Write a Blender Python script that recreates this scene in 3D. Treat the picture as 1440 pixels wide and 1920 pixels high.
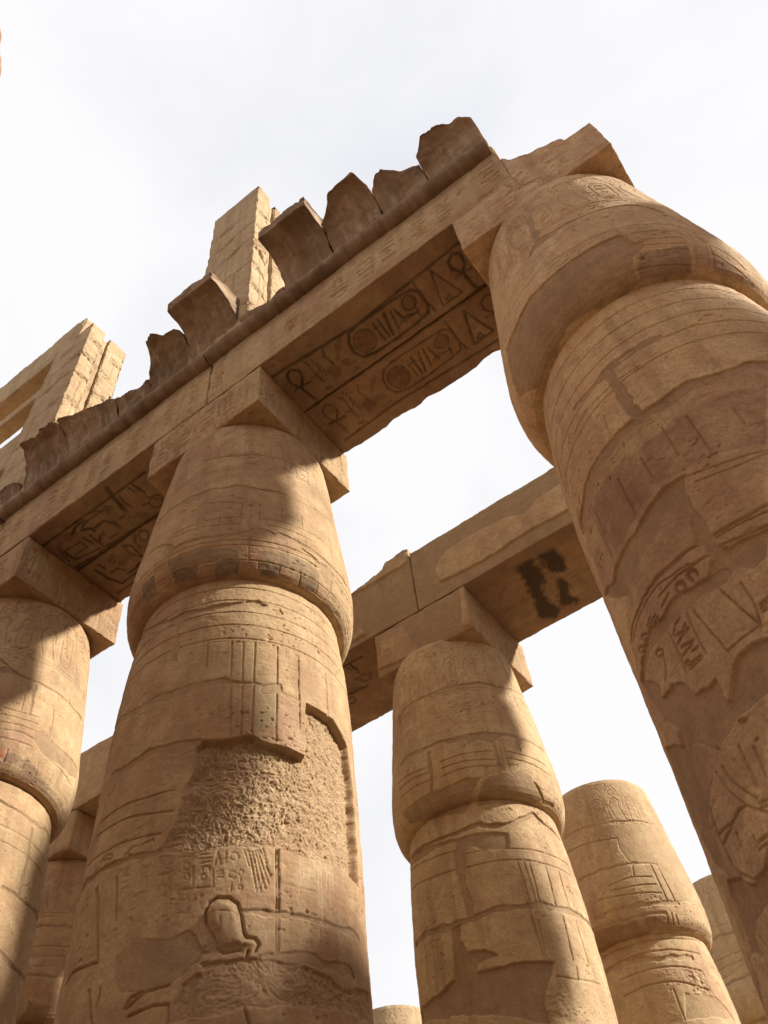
import bpy, bmesh, math, random
import numpy as np
from mathutils import Vector, Matrix
for _o in list(bpy.data.objects): bpy.data.objects.remove(_o)
S = bpy.context.scene
COL = S.collection
R_ = math.radians
# ------------------------------------------------------------------ camera
CAMR = ((0.804475171913643, 0.5877856618928353, -0.08560206450615353),
        (-0.5058101494951261, 0.602346139122882, -0.6175234581387815),
        (-0.3114093615202267, 0.5400806831918357, 0.7818804673353885))
cd = bpy.data.cameras.new("camera"); cam = bpy.data.objects.new("camera", cd); COL.objects.link(cam)
cd.sensor_fit = 'VERTICAL'; cd.sensor_height = 24.0; cd.lens = 1605.93 / 1920 * 24.0
cd.clip_start = 0.05; cd.clip_end = 5000
r0, r1, r2 = [Vector(v) for v in CAMR]
M3 = Matrix((r0, -r1, -r2)).transposed()
cam.matrix_world = Matrix.Translation((5.340, -5.437, 1.6)) @ M3.to_4x4()
S.camera = cam
# ------------------------------------------------------------------ light
SUN_AZ, SUN_EL = 25.0, 32.8            # azimuth from +X towards +Y
sv = Vector((math.cos(R_(SUN_EL)) * math.cos(R_(SUN_AZ)), math.cos(R_(SUN_EL)) * math.sin(R_(SUN_AZ)), math.sin(R_(SUN_EL))))
ld = bpy.data.lights.new("sun", 'SUN'); sun = bpy.data.objects.new("sun", ld); COL.objects.link(sun)
ld.energy = 5.0; ld.angle = R_(2.8); ld.color = (1.0, 0.965, 0.885)
sun.rotation_euler = sv.to_track_quat('Z', 'Y').to_euler(); sun.location = (30, 15, 40)
W = bpy.data.worlds.new("World"); S.world = W; W.use_nodes = True
wn, wl = W.node_tree.nodes, W.node_tree.links
for n in list(wn): wn.remove(n)
wo = wn.new('ShaderNodeOutputWorld'); mx = wn.new('ShaderNodeMixShader')
b1 = wn.new('ShaderNodeBackground'); b2 = wn.new('ShaderNodeBackground')
sky = wn.new('ShaderNodeTexSky'); sky.sky_type = 'NISHITA'; sky.sun_disc = False
sky.sun_elevation = R_(SUN_EL); sky.sun_rotation = R_(90 - SUN_AZ); sky.dust_density = 4.0
b1.inputs['Strength'].default_value = 0.14
tc = wn.new('ShaderNodeTexCoord'); nz = wn.new('ShaderNodeTexNoise')
nz.inputs['Scale'].default_value = 2.2; nz.inputs['Detail'].default_value = 5; nz.inputs['Roughness'].default_value = 0.5
nz.inputs['Distortion'].default_value = 0.6
mr = wn.new('ShaderNodeMapRange'); mr.inputs[1].default_value = 0.30; mr.inputs[2].default_value = 0.605
mr.inputs[3].default_value = 0.9; mr.inputs[4].default_value = 1.0
cr = wn.new('ShaderNodeMix'); cr.data_type = 'RGBA'
cr.inputs[6].default_value = (0.86, 0.865, 0.90, 1); cr.inputs[7].default_value = (0.975, 0.97, 0.985, 1)
b2.inputs['Strength'].default_value = 0.59
wl.new(tc.outputs['Generated'], nz.inputs['Vector']); wl.new(nz.outputs['Fac'], mr.inputs[0])
wl.new(nz.outputs['Fac'], cr.inputs[0])
mr2 = wn.new('ShaderNodeMapRange'); mr2.inputs[1].default_value = 0.28; mr2.inputs[2].default_value = 0.55
wl.new(nz.outputs['Fac'], mr2.inputs[0]); wl.new(mr2.outputs[0], cr.inputs[0])
wl.new(sky.outputs[0], b1.inputs['Color']); wl.new(cr.outputs[2], b2.inputs['Color'])
wl.new(mr.outputs[0], mx.inputs[0]); wl.new(b1.outputs[0], mx.inputs[1]); wl.new(b2.outputs[0], mx.inputs[2])
wl.new(mx.outputs[0], wo.inputs['Surface'])
S.view_settings.view_transform = 'Standard'; S.view_settings.look = 'None'
S.view_settings.exposure = 0.78; S.view_settings.gamma = 1.0
S.cycles.max_bounces = 6; S.cycles.diffuse_bounces = 4
# ------------------------------------------------------------------ noise
def sm(t): return t * t * (3 - 2 * t)
def lat2(seed, n=256): return np.random.RandomState(seed).rand(n, n).astype(np.float32)
def vn2(x, y, seed):
    """value noise on flat arrays, lattice spacing 1, returns -1..1"""
    L = lat2(seed); n = L.shape[0]
    xi = np.floor(x).astype(np.int32); yi = np.floor(y).astype(np.int32)
    fx = sm((x - xi).astype(np.float32)); fy = sm((y - yi).astype(np.float32))
    xi &= n - 1; yi &= n - 1; x1 = (xi + 1) & (n - 1); y1 = (yi + 1) & (n - 1)
    a = L[yi, xi]; b = L[yi, x1]; c = L[y1, xi]; d = L[y1, x1]
    v = (a + (b - a) * fx); w = (c + (d - c) * fx)
    return (v + (w - v) * fy) * 2 - 1
def fb2(x, y, seed, o=3):
    r = 0; A = 1.0; t = 0
    for i in range(o):
        r = r + A * vn2(x * 2 ** i + 17.3 * i, y * 2 ** i + 5.1 * i, seed + i); t += A; A *= .5
    return r / t
def h3(ix, iy, iz, seed):
    h = (ix.astype(np.uint32) * np.uint32(73856093)) ^ (iy.astype(np.uint32) * np.uint32(19349663)) ^ (iz.astype(np.uint32) * np.uint32(83492791)) ^ np.uint32(seed * 2654435 + 77)
    h = (h ^ (h >> np.uint32(13))) * np.uint32(1274126177); h = h ^ (h >> np.uint32(16))
    return (h & np.uint32(0xffff)).astype(np.float32) / 65535.0
def vn3(P, seed):
    I = np.floor(P).astype(np.int64); F = sm((P - I).astype(np.float32)); I = I + 100000
    r = 0
    for dx in (0, 1):
        for dy in (0, 1):
            for dz in (0, 1):
                w = (F[:, 0] if dx else 1 - F[:, 0]) * (F[:, 1] if dy else 1 - F[:, 1]) * (F[:, 2] if dz else 1 - F[:, 2])
                r = r + w * h3(I[:, 0] + dx, I[:, 1] + dy, I[:, 2] + dz, seed)
    return r * 2 - 1
def fb3(P, seed, o=3):
    r = 0; A = 1.0; t = 0
    for i in range(o): r = r + A * vn3(P * 2 ** i + 11.7 * i, seed + i); t += A; A *= .5
    return r / t
def ss(a, b, x): return sm(np.clip((x - a) / (b - a), 0, 1))

# ------------------------------------------------------------------ carving canvas (flat points x,y in metres on the surface)
class Canvas:
    def __init__(s, x, y, seed, warp=1.0):
        s.x = x.astype(np.float32); s.y = y.astype(np.float32); n = len(x); s.seed = seed
        w1 = fb2(x / .16, y / .16, seed + 1, 3); w2 = fb2(x / .16, y / .16, seed + 7, 3)
        s.wx = s.x + warp * .030 * w1; s.wy = s.y + warp * .030 * w2     # ragged edges
        s.lx = s.x + warp * .006 * w1; s.ly = s.y + warp * .006 * w2     # incised lines
        s.H = np.zeros(n, np.float32); s.G = np.zeros(n, np.float32)
        s.mortk = 1.0; s.mk = np.zeros((n, 4), np.float32); s.pt = np.zeros((n, 4), np.float32)
    def box(s, pts, m):
        p = np.asarray(pts, np.float32); lo = p.min(0) - m; hi = p.max(0) + m
        return np.nonzero((s.x > lo[0]) & (s.x < hi[0]) & (s.y > lo[1]) & (s.y < hi[1]))[0]
    def dist(s, pts, i, x, y):
        X = x[i]; Y = y[i]; d = np.full(len(i), 9e9, np.float32)
        for (ax, ay), (bx, by) in zip(pts[:-1], pts[1:]):
            vx, vy = bx - ax, by - ay; L = vx * vx + vy * vy + 1e-9
            t = np.clip(((X - ax) * vx + (Y - ay) * vy) / L, 0, 1)
            d = np.minimum(d, (X - ax - t * vx) ** 2 + (Y - ay - t * vy) ** 2)
        return np.sqrt(d)
    def sd(s, pts, i, x, y):
        X = x[i]; Y = y[i]; q = list(pts) + [pts[0]]; ins = np.zeros(len(i), bool)
        for (ax, ay), (bx, by) in zip(q[:-1], q[1:]):
            if ay == by: continue
            c = ((ay > Y) != (by > Y)) & (X < (bx - ax) * (Y - ay) / (by - ay) + ax); ins ^= c
        d = s.dist(q, i, x, y)
        return np.where(ins, d, -d)
    def groove(s, pts, w, d, col=None, al=0.0):
        i = s.box(pts, w + .03)
        if len(i) == 0: return
        D = s.dist(pts, i, s.lx, s.ly); m = ss(0, 1, 1 - D / w)
        s.G[i] = np.maximum(s.G[i], d * m)
        if col is not None: s.paint(i, m, col, al)
    def paint(s, i, m, col, al):
        a = np.minimum(1, m * al * 1.2 * (.8 + .25 * fb2(s.x[i] / .05, s.y[i] / .05, s.seed + 31, 3))).astype(np.float32)
        k = a > s.pt[i, 3]; j = i[k]
        s.pt[j, :3] = col; s.pt[j, 3] = a[k]
    def poly(s, pts, m=.06, soft=.010):
        i = s.box(pts, m)
        if len(i) == 0: return i, i
        return i, ss(-soft, soft, s.sd(pts, i, s.wx, s.wy))
    def fill(s, pts, col, al, soft=.012):
        i, m = s.poly(pts, soft=soft)
        if len(i): s.paint(i, m, col, al)
    def lower(s, i, m, val): s.H[i] = s.H[i] * (1 - m) + val * m; s.G[i] *= (1 - m)
    def plaster(s, i, m, d):
        if len(i) == 0: return
        s.lower(i, m, -d + .005 * fb2(s.x[i] / .3, s.y[i] / .3, s.seed + 41, 2) + .0022 * fb2(s.x[i] / .035, s.y[i] / .05, s.seed + 43, 3))
        ed = 4 * m * (1 - m); s.H[i] -= .016 * ed * np.clip(.35 + .9 * fb2(s.x[i] / .12, s.y[i] / .12, s.seed + 47, 3), 0, 1)
        s.mk[i, 0] = np.maximum(s.mk[i, 0], m * s.mortk * (.85 + .15 * fb2(s.x[i] / .4, s.y[i] / .3, s.seed + 49, 2))); s.pt[i, 3] *= (1 - m)
    def joint(s, pts, w, d):
        i = s.box(pts, w + .06)
        if len(i) == 0: return
        D = s.dist(pts, i, s.wx, s.wy)
        ww = w * (.55 + .5 * np.abs(fb2(s.x[i] / .25, s.y[i] / .25, s.seed + 51, 2)) * 1.6)
        s.plaster(i, ss(-.006, .006, ww - D), d)
    def gouge(s, pts, d):
        i, m = s.poly(pts, soft=.012)
        if len(i) == 0: return
        x, y = s.x[i], s.y[i]; b = fb2(x / .35, y / .35, s.seed + 63, 2) * .7
        u = x * np.cos(.5 + b) + y * np.sin(.5 + b); v = y * np.cos(.5 + b) - x * np.sin(.5 + b)
        ch = 1.0 * (.25 - np.abs(fb2(u / .07, v / .024, s.seed + 61, 2))) + .38 * fb2(x / .05, y / .045, s.seed + 65, 3)
        if d > .05: d = d * (.10 + .90 * np.maximum(ss(0, .36, x - x.min() - .10 + .10 * fb2(x / .2, y / .2, s.seed + 67, 2)), ss(.95, .60, y.max() - y) * ss(.10, .24, x - x.min()))); tex = .03
        else: tex = d * .45 + .008
        s.lower(i, m, -d + 1.15 * tex * ch  + .012 * fb2(x / .35, y / .35, s.seed + 66, 2))
        s.mk[i, 3] = np.maximum(s.mk[i, 3], m); s.pt[i, 3] *= (1 - m)
    def erode(s, pts, d):
        i, m = s.poly(pts, m=.1, soft=.05)
        if len(i) == 0: return
        s.H[i] -= m * d * (.5 + fb2(s.x[i] / .045, s.y[i] / .035, s.seed + 71, 4)); s.mk[i, 3] = np.maximum(s.mk[i, 3], m * .5)
    def base(s, k=1.0, pits=1.0, scratch=1.0):
        x, y, q = s.x, s.y, s.seed
        s.H += k * (.009 * fb2(x / .7, y / .7, q + 81, 2) + .0045 * fb2(x / .14, y / .11, q + 83, 2) + .0026 * fb2(x / .035, y / .03, q + 86, 2))
        where = ss(.0, .5, fb2(x / .55, y / .35, q + 91, 3))
        p = ss(.42, .8, fb2(x / .045, y / .03, q + 95, 2))
        p2 = ss(.55, .9, fb2(x / .10, y / .05, q + 93, 2))
        s.H -= pits * (.020 * p * (.10 + .90 * where) + .018 * p2 * (.2 + .8 * where))
        sc = ss(.45, .85, fb2(x / .16, y / .02, q + 97, 2)) * ss(-.1, .4, fb2(x / .5, y / .4, q + 99, 2))
        s.H -= scratch * .009 * sc
    def glyphs(s, cx, cy, w, h, seed, d=.012, lw=.012):
        rnd = random.Random(seed); y = cy + h / 2
        while y > cy - h / 2 + .03:
            gh = rnd.uniform(.09, .17); g = rnd.choice(GL); y -= gh
            sx = w * rnd.uniform(.7, 1.0)
            for st in g:
                s.groove([(cx + px * sx, y + gh * .5 + py * gh * .82) for px, py in st], lw, d)
            y -= .012
def arc(cx, cy, rx, ry, a0, a1, n=9):
    return [(cx + rx * math.cos(math.radians(a0 + (a1 - a0) * t / (n - 1))), cy + ry * math.sin(math.radians(a0 + (a1 - a0) * t / (n - 1)))) for t in range(n)]
GL = [[arc(0, 0, .3, .42, 0, 360, 11), arc(0, 0, .06, .08, 0, 360, 5)],
      [arc(0, -.3, .38, .6, 0, 180), [(-.38, -.3), (.38, -.3)]],
      [[(-.5, 0), (-.33, .3), (-.16, 0), (0, .3), (.16, 0), (.33, .3), (.5, 0)]],
      [arc(0, -.25, .5, .45, 25, 155), arc(0, .25, .5, .45, 205, 335)],
      [arc(-.22, 0, .1, .5, 0, 360, 9), arc(.22, 0, .1, .5, 0, 360, 9)],
      [[(-.5, -.2), (.5, -.2)], [(-.5, .1), (.5, .1)], [(-.5, .35), (.5, .35)]],
      [[(-.45, .2), (-.3, .45), (-.1, .35), (.1, .1), (.5, -.25), (.1, -.15), (-.2, -.2), (-.35, 0), (-.45, .2)], [(-.1, -.2), (-.1, -.5)], [(.08, -.15), (.08, -.5)]],
      [arc(0, .25, .16, .25, -90, 270, 9), [(0, 0), (0, -.5)], [(-.3, -.05), (.3, -.05)]],
      [arc(0, .15, .45, .5, 180, 360), [(-.45, .15), (.45, .15)]],
      [[(-.4, -.4), (-.4, .4), (.4, .4), (.4, -.4), (-.15, -.4)]],
      [[(-.5, -.1), (-.2, .1), (.1, -.1), (.4, .1), (.5, .35), (.35, .4)]]]

# ------------------------------------------------------------------ materials
def stone(name, c1=(.47, .325, .185), c2=(.385, .245, .135), c3=(.53, .395, .24), mort=(.30, .225, .15), grime=.35, bump=.5):
    c1, c2, c3, mort = [(c[0] * 1.035, c[1], c[2] * .92) for c in (c1, c2, c3, mort)]
    m = bpy.data.materials.new(name); m.use_nodes = True; t = m.node_tree; N, L = t.nodes, t.links
    b = N['Principled BSDF']; b.inputs['Roughness'].default_value = .93; b.inputs['Specular IOR Level'].default_value = .12
    geo = N.new('ShaderNodeNewGeometry'); pos = geo.outputs['Position']
    def noise(sc, det, ro=.55, vec=pos, dist=0.0):
        n = N.new('ShaderNodeTexNoise'); n.inputs['Scale'].default_value = sc; n.inputs['Detail'].default_value = det
        n.inputs['Roughness'].default_value = ro; n.inputs['Distortion'].default_value = dist; L.new(vec, n.inputs['Vector']); return n.outputs['Fac']
    def rng(v, a, b_, c=0.0, d=1.0):
        r = N.new('ShaderNodeMapRange'); r.inputs[1].default_value = a; r.inputs[2].default_value = b_; r.inputs[3].default_value = c; r.inputs[4].default_value = d
        L.new(v, r.inputs[0]); return r.outputs[0]
    def mix(f, a, b_, bt='MIX'):
        x = N.new('ShaderNodeMix'); x.data_type = 'RGBA'; x.blend_type = bt
        for s_, v in ((0, f), (6, a), (7, b_)):
            if isinstance(v, (int, float)): x.inputs[s_].default_value = v
            elif isinstance(v, tuple): x.inputs[s_].default_value = (*v, 1)
            else: L.new(v, x.inputs[s_])
        return x.outputs[2]
    def mul(a, b_):
        x = N.new('ShaderNodeMath'); x.operation = 'MULTIPLY'
        for s_, v in ((0, a), (1, b_)):
            if isinstance(v, (int, float)): x.inputs[s_].default_value = v
            else: L.new(v, x.inputs[s_])
        return x.outputs[0]
    mp = N.new('ShaderNodeMapping'); mp.inputs['Scale'].default_value = (5.5, 5.5, .45); L.new(pos, mp.inputs['Vector'])
    n1 = noise(.55, 4, .6, dist=.4); n2 = noise(2.6, 8, .68, dist=.5); n3 = noise(1.0, 5, .6, mp.outputs[0]); n4 = noise(38, 4, .7); n5 = noise(1.2, 6, .7)
    n6 = noise(.9, 5, .65, dist=.8); n7 = noise(7.5, 6, .75)
    base = mix(rng(n1, .40, .60), c1, c2)
    base = mix(rng(n2, .47, .66, 0, .85), base, c3)
    base = mix(rng(n6, .54, .68, 0, .55), base, tuple(v * f for v, f in zip(c1, (.84, .90, .88))))
    base = mix(rng(n5, .50, .68, 0, grime), base, (.215, .13, .085))
    base = mix(rng(n3, .50, .70, 0, .5), base, (.27, .165, .10))
    base = mix(rng(n7, .50, .78, 0, .6), base, (.25, .16, .10))
    base = mix(rng(noise(1.7, 7, .7, dist=.6), .58, .74, 0, .5), base, tuple(min(.7, v * f) for v, f in zip(c3, (1.1, 1.16, 1.28))))
    base = mix(rng(noise(.75, 7, .72, dist=.9), .55, .70, 0, .5), base, tuple(v * f for v, f in zip(c2, (.72, .78, .84))))
    at = N.new('ShaderNodeAttribute'); at.attribute_name = 'mk'; sp = N.new('ShaderNodeSeparateColor'); L.new(at.outputs['Color'], sp.inputs[0])
    pa = N.new('ShaderNodeAttribute'); pa.attribute_name = 'pt'
    mc = mix(rng(n2, .35, .65), mort, tuple(v * .80 for v in mort))
    mc = mix(rng(noise(5.0, 7, .75, dist=1.2), .50, .72, 0, .55), mc, tuple(v * f for v, f in zip(mort, (1.28, 1.3, 1.33))))
    mc = mix(rng(n3, .50, .72, 0, .4), mc, tuple(v * .66 for v in mort))
    base = mix(mul(sp.outputs[0], rng(n7, .32, .60, .62, 1.0)), base, mc)
    base = mix(mul(at.outputs['Alpha'], rng(n4, .3, .7, .25, .6)), base, (.41, .285, .17))
    base = mix(mul(pa.outputs['Alpha'], rng(n2, .30, .62, 1.0, .55)), base, pa.outputs['Color'])
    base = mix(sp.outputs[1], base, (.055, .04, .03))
    base = mix(sp.outputs[2], base, (.66, .58, .44))
    base = mix(rng(n4, .34, .60, .38, 0), base, (.22, .135, .08))
    L.new(base, b.inputs['Base Color'])
    bp = N.new('ShaderNodeBump'); bp.inputs['Strength'].default_value = bump; bp.inputs['Distance'].default_value = .012
    ad = N.new('ShaderNodeMath'); ad.operation = 'ADD'; L.new(n4, ad.inputs[0]); L.new(noise(110, 3, .7), ad.inputs[1])
    L.new(ad.outputs[0], bp.inputs['Height']); L.new(bp.outputs[0], b.inputs['Normal'])
    return m
ST = stone('sandstone', (.465, .328, .19), (.375, .235, .14), (.525, .395, .243), mort=(.305, .21, .13))
STL = stone('light_sandstone', (.53, .388, .232), (.44, .288, .177), (.585, .455, .288), mort=(.34, .235, .148), grime=.3)
STP = stone('pale_sandstone', (.48, .36, .225), (.41, .29, .178), (.53, .42, .275), grime=.2)
STW = stone('weathered_sandstone', (.31, .205, .135), (.18, .115, .078), (.46, .335, .235), grime=.7, bump=.7)
STR = stone('red_brown_sandstone', (.615, .435, .28), (.51, .335, .222), (.655, .50, .335), mort=(.325, .218, .148), grime=.35)

# ------------------------------------------------------------------ mesh helpers
def link_mesh(name, V, F, mat, parent=None, mk=None, pt=None, smooth=True):
    me = bpy.data.meshes.new(name); V = np.ascontiguousarray(V, np.float32); F = np.ascontiguousarray(F, np.int32)
    me.vertices.add(len(V)); me.vertices.foreach_set('co', V.ravel())
    me.loops.add(F.size); me.loops.foreach_set('vertex_index', F.ravel())
    me.polygons.add(len(F)); me.polygons.foreach_set('loop_start', np.arange(0, F.size, 4, dtype=np.int32))
    try: me.polygons.foreach_set('loop_total', np.full(len(F), 4, np.int32))
    except Exception: pass
    me.update(calc_edges=True); me.validate()
    me.polygons.foreach_set('use_smooth', np.full(len(me.polygons), smooth))
    n = len(V)
    for nm, a in (('mk', mk), ('pt', pt)):
        A = me.attributes.new(nm, 'FLOAT_COLOR', 'POINT')
        a = np.zeros((n, 4), np.float32) if a is None else np.ascontiguousarray(a, np.float32)
        A.data.foreach_set('color', a.ravel())
    me.materials.append(mat)
    o = bpy.data.objects.new(name, me); COL.objects.link(o)
    if parent: o.parent = parent; o.matrix_parent_inverse = Matrix.Translation(-parent.location)
    return o
def thing(name, loc, label, cat, group=None):
    o = bpy.data.objects.new(name, None); COL.objects.link(o); o.location = loc; o.empty_display_size = .3
    o['label'] = label; o['category'] = cat; o['kind'] = 'thing'
    if group: o['group'] = group
    return o
def tag(o, label, cat, group=None):
    o['label'] = label; o['category'] = cat; o['kind'] = 'thing'
    if group: o['group'] = group
    return o
def grid_faces(nr, nc, wrap=False):
    r = np.arange(nr - 1)[:, None]; c = np.arange(nc if wrap else nc - 1)[None, :]; c1 = (c + 1) % nc
    return np.stack([r * nc + c, r * nc + c1, (r + 1) * nc + c1, (r + 1) * nc + c], -1).reshape(-1, 4)

# ------------------------------------------------------------------ columns
PZ = np.array([0, 1.2, 2.4, 3.45, 4.95, 5.95, 6.95, 7.5, 7.9, 8.15, 8.40, 8.55, 8.60, 8.61, 8.63, 8.67, 8.73, 8.82, 8.93, 9.08, 9.25, 9.45, 9.95, 10.85, 11.45, 11.80, 11.89])
PR = np.array([1.20, 1.28, 1.29, 1.275, 1.245, 1.248, 1.242, 1.225, 1.203, 1.180, 1.154, 1.138, 1.132, 1.170, 1.212, 1.252, 1.288, 1.318, 1.338, 1.350, 1.350, 1.335, 1.283, 1.19, 1.13, 1.085, 1.055])
CREASE = 8.60
def prof(z): return np.interp(z, PZ, PR)
def frieze(cv, ca, thr, z0=11.05, seed=0):
    rnd = random.Random(seed); k = 1.22 * math.pi / 180
    for i in range(-int(thr / 17), int(thr / 17) + 1):
        x = i * 17 * k
        cv.groove(arc(x, z0 + .44, .13, .15, 0, 180), .012, .019); cv.groove(arc(x + 8.5 * k, z0 + .60, .12, .12, 0, 180), .011, .016)
        if i % 2 == 0:
            cv.groove(arc(x, z0 + .2, .105, .12, 0, 180) + arc(x, z0 - .2, .105, .12, 180, 360) + [(x + .105, z0 + .2)], .012, .019)
            cv.groove([(x - .12, z0 - .35), (x + .12, z0 - .35)], .011, .018)
            cv.glyphs(x, z0, .13, .5, seed * 7 + i, .014, .009)
        else:
            cv.groove([(x - .03, z0 - .34), (x - .1, z0 - .1), (x - .13, z0 + .1), (x - .07, z0 + .26), (x + .03, z0 + .3), (x + .1, z0 + .22), (x + .06, z0 + .08), (x + .1, z0 - .1), (x + .14, z0 - .33)], .012, .019)
            cv.groove(arc(x, z0 + .44, .07, .07, 0, 360), .011, .018)
        cv.groove([(x + 8.5 * k, z0 - .3), (x + 8.5 * k, z0 + .3)], .008, .011)
    for zz in (z0 - .42, z0 - .48): cv.groove([(-2.4, zz), (2.4, zz)], .009, .014)
def generic_feats(seed, ca):
    rnd = random.Random(seed); F = []
    for z in (8.45, 8.25, 8.05, 7.85, 7.55, 9.55, 9.75, 9.95): F.append(['g', [(-100, z), (100, z)], .012, .011])
    for z in (10.35, 9.4, 7.1, 6.0, 4.9, 3.9):
        F.append(['j', [(t, z + rnd.uniform(-.08, .08)) for t in range(-100, 101, 25)], .035, .014])
        t = rnd.uniform(-60, 60); F.append(['j', [(t, z), (t + rnd.uniform(-3, 3), z - .95)], .03, .012])
    for t in range(-90, 91, 11): F.append(['g', [(t, 7.3), (t * 1.02, 5.2)], .012, .01])
    for k in range(7):
        t, z = rnd.uniform(-70, 70), rnd.uniform(4, 10.5)
        F.append(['p', [(t + rnd.uniform(.5, 1.2) * 14 * math.cos(a), z + rnd.uniform(.5, 1.2) * .3 * math.sin(a)) for a in [i * .7 for i in range(9)]], .012])
    return F
def column(name, cx, cy, ca, dth, dz, zlo, feats, seed, label, mat=ST, ztop=11.885, fr=11.05, frd=1.0, spin=0.0, detail=1.0, mortk=1.0):
    root = thing('papyrus_column', (cx, cy, 0), label, 'column', 'closed-bud papyrus columns of the hall')
    k = math.pi / 180
    th = np.concatenate([np.arange(-180, -102, 4.0), np.arange(-102, 102.001, dth), np.arange(106, 180, 4.0)])
    zs = np.concatenate([np.arange(0, zlo, .12), np.arange(zlo, 8.58, dz), np.arange(8.58, 8.74, dz / 3), np.arange(8.74, ztop, dz), [ztop]])
    zs[np.argmin(np.abs(zs - CREASE))] = CREASE
    ic = int(np.argmin(np.abs(zs - CREASE)))
    T, Zg = np.meshgrid(th, zs); t = T.ravel(); z = Zg.ravel()
    cv = Canvas(t * k * 1.22, z, seed); cv.mortk = mortk; cv.base(detail)
    fine = (np.abs(t) <= 104)
    def cvp(p): return [(a * k * 1.22, b) for a, b in p]
    if fr:
        frieze(cv, ca, 100, fr, seed); cv.G *= frd
    for f in feats:
        if f[0] == 'r':
            i = cv.box(cvp(f[1]), .08)
            if len(i): cv.H[i] += f[2] * ss(0, .06, cv.sd(cvp(f[1]), i, cv.lx, cv.ly))
    for f in feats:
        if f[0] == 'g': cv.groove(cvp(f[1]), max(.0095, f[2] * .72), f[3] * 1.6)
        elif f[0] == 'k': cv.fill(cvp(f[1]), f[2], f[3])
        elif f[0] == 'h':
            for j, (a, b) in enumerate(f[1]): cv.glyphs(a * k * 1.22, b, f[2], f[3], f[4] * 13 + j, .013, .011)
    for f in feats:
        if f[0] == 'c': cv.gouge(cvp(f[1]), f[2])
    for f in feats:
        if f[0] == 'j': cv.joint(cvp(f[1]), f[2], f[3])
        elif f[0] == 'p':
            i, m = cv.poly(cvp(f[1])); cv.plaster(i, m, f[2])
        elif f[0] == 'e': cv.erode(cvp(f[1]), f[2])
        elif f[0] == 'w':
            p = cvp(f[1]); i = cv.box(p, f[2] + .03)
            if len(i): cv.mk[i, 2] = np.maximum(cv.mk[i, 2], .55 * ss(0, 1, 1 - cv.dist(p, i, cv.lx, cv.ly) / f[2]) * (.5 + .5 * fb2(cv.x[i] / .02, cv.y[i] / .12, 5, 2)))
    H = np.where(fine, cv.H - cv.G, cv.H); cv.mk[~fine] = 0; cv.pt[~fine] = 0
    pr = prof(z)
    # displacement along the profile normal
    sl = np.gradient(prof(zs), zs)[:, None].repeat(len(th), 1).ravel(); ln = np.sqrt(1 + np.minimum(np.abs(sl), 1.5) ** 2)
    rr = pr + H / ln; a = (t + ca + spin) * k
    V = np.stack([cx + rr * np.cos(a), cy + rr * np.sin(a), z], 1).reshape(len(zs), len(th), 3)
    mk = cv.mk.reshape(len(zs), len(th), 4); pt = cv.pt.reshape(len(zs), len(th), 4); nt = len(th)
    n1 = ic + 1
    link_mesh('shaft', V[:n1].reshape(-1, 3), grid_faces(n1, nt, True), mat, root, mk[:n1].reshape(-1, 4), pt[:n1].reshape(-1, 4))
    cap = V[ic:].copy(); top = cap[-1:].copy()
    rings = [cap]
    for f in (.97, .6, .2): # closes the top
        q = top.copy(); q[..., 0] = cx + (q[..., 0] - cx) * f; q[..., 1] = cy + (q[..., 1] - cy) * f; q[..., 2] += .003 if f < .9 else .002; rings.append(q)
    cap = np.concatenate(rings, 0); pad = ((0, 3), (0, 0), (0, 0))
    link_mesh('capital', cap.reshape(-1, 3), grid_faces(len(cap), nt, True), mat, root, np.pad(mk[ic:], pad, mode='edge').reshape(-1, 4), np.pad(pt[ic:], pad, mode='edge').reshape(-1, 4))
    bt = np.arange(0, 360, 5.0) * k; br = np.array([.2, 1.62, 1.70, 1.70, 1.62, 1.18]); bz = np.array([.40, .40, .36, .06, -.05, -.05])[::1]
    br = np.array([1.15, 1.62, 1.70, 1.70]); bz = np.array([.40, .40, .33, -.1])
    BV = np.stack([cx + br[:, None] * np.cos(bt), cy + br[:, None] * np.sin(bt), bz[:, None] + 0 * bt], -1)
    link_mesh('base', BV.reshape(-1, 3), grid_faces(4, len(bt), True)[:, ::-1], mat, root)
    return root

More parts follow.
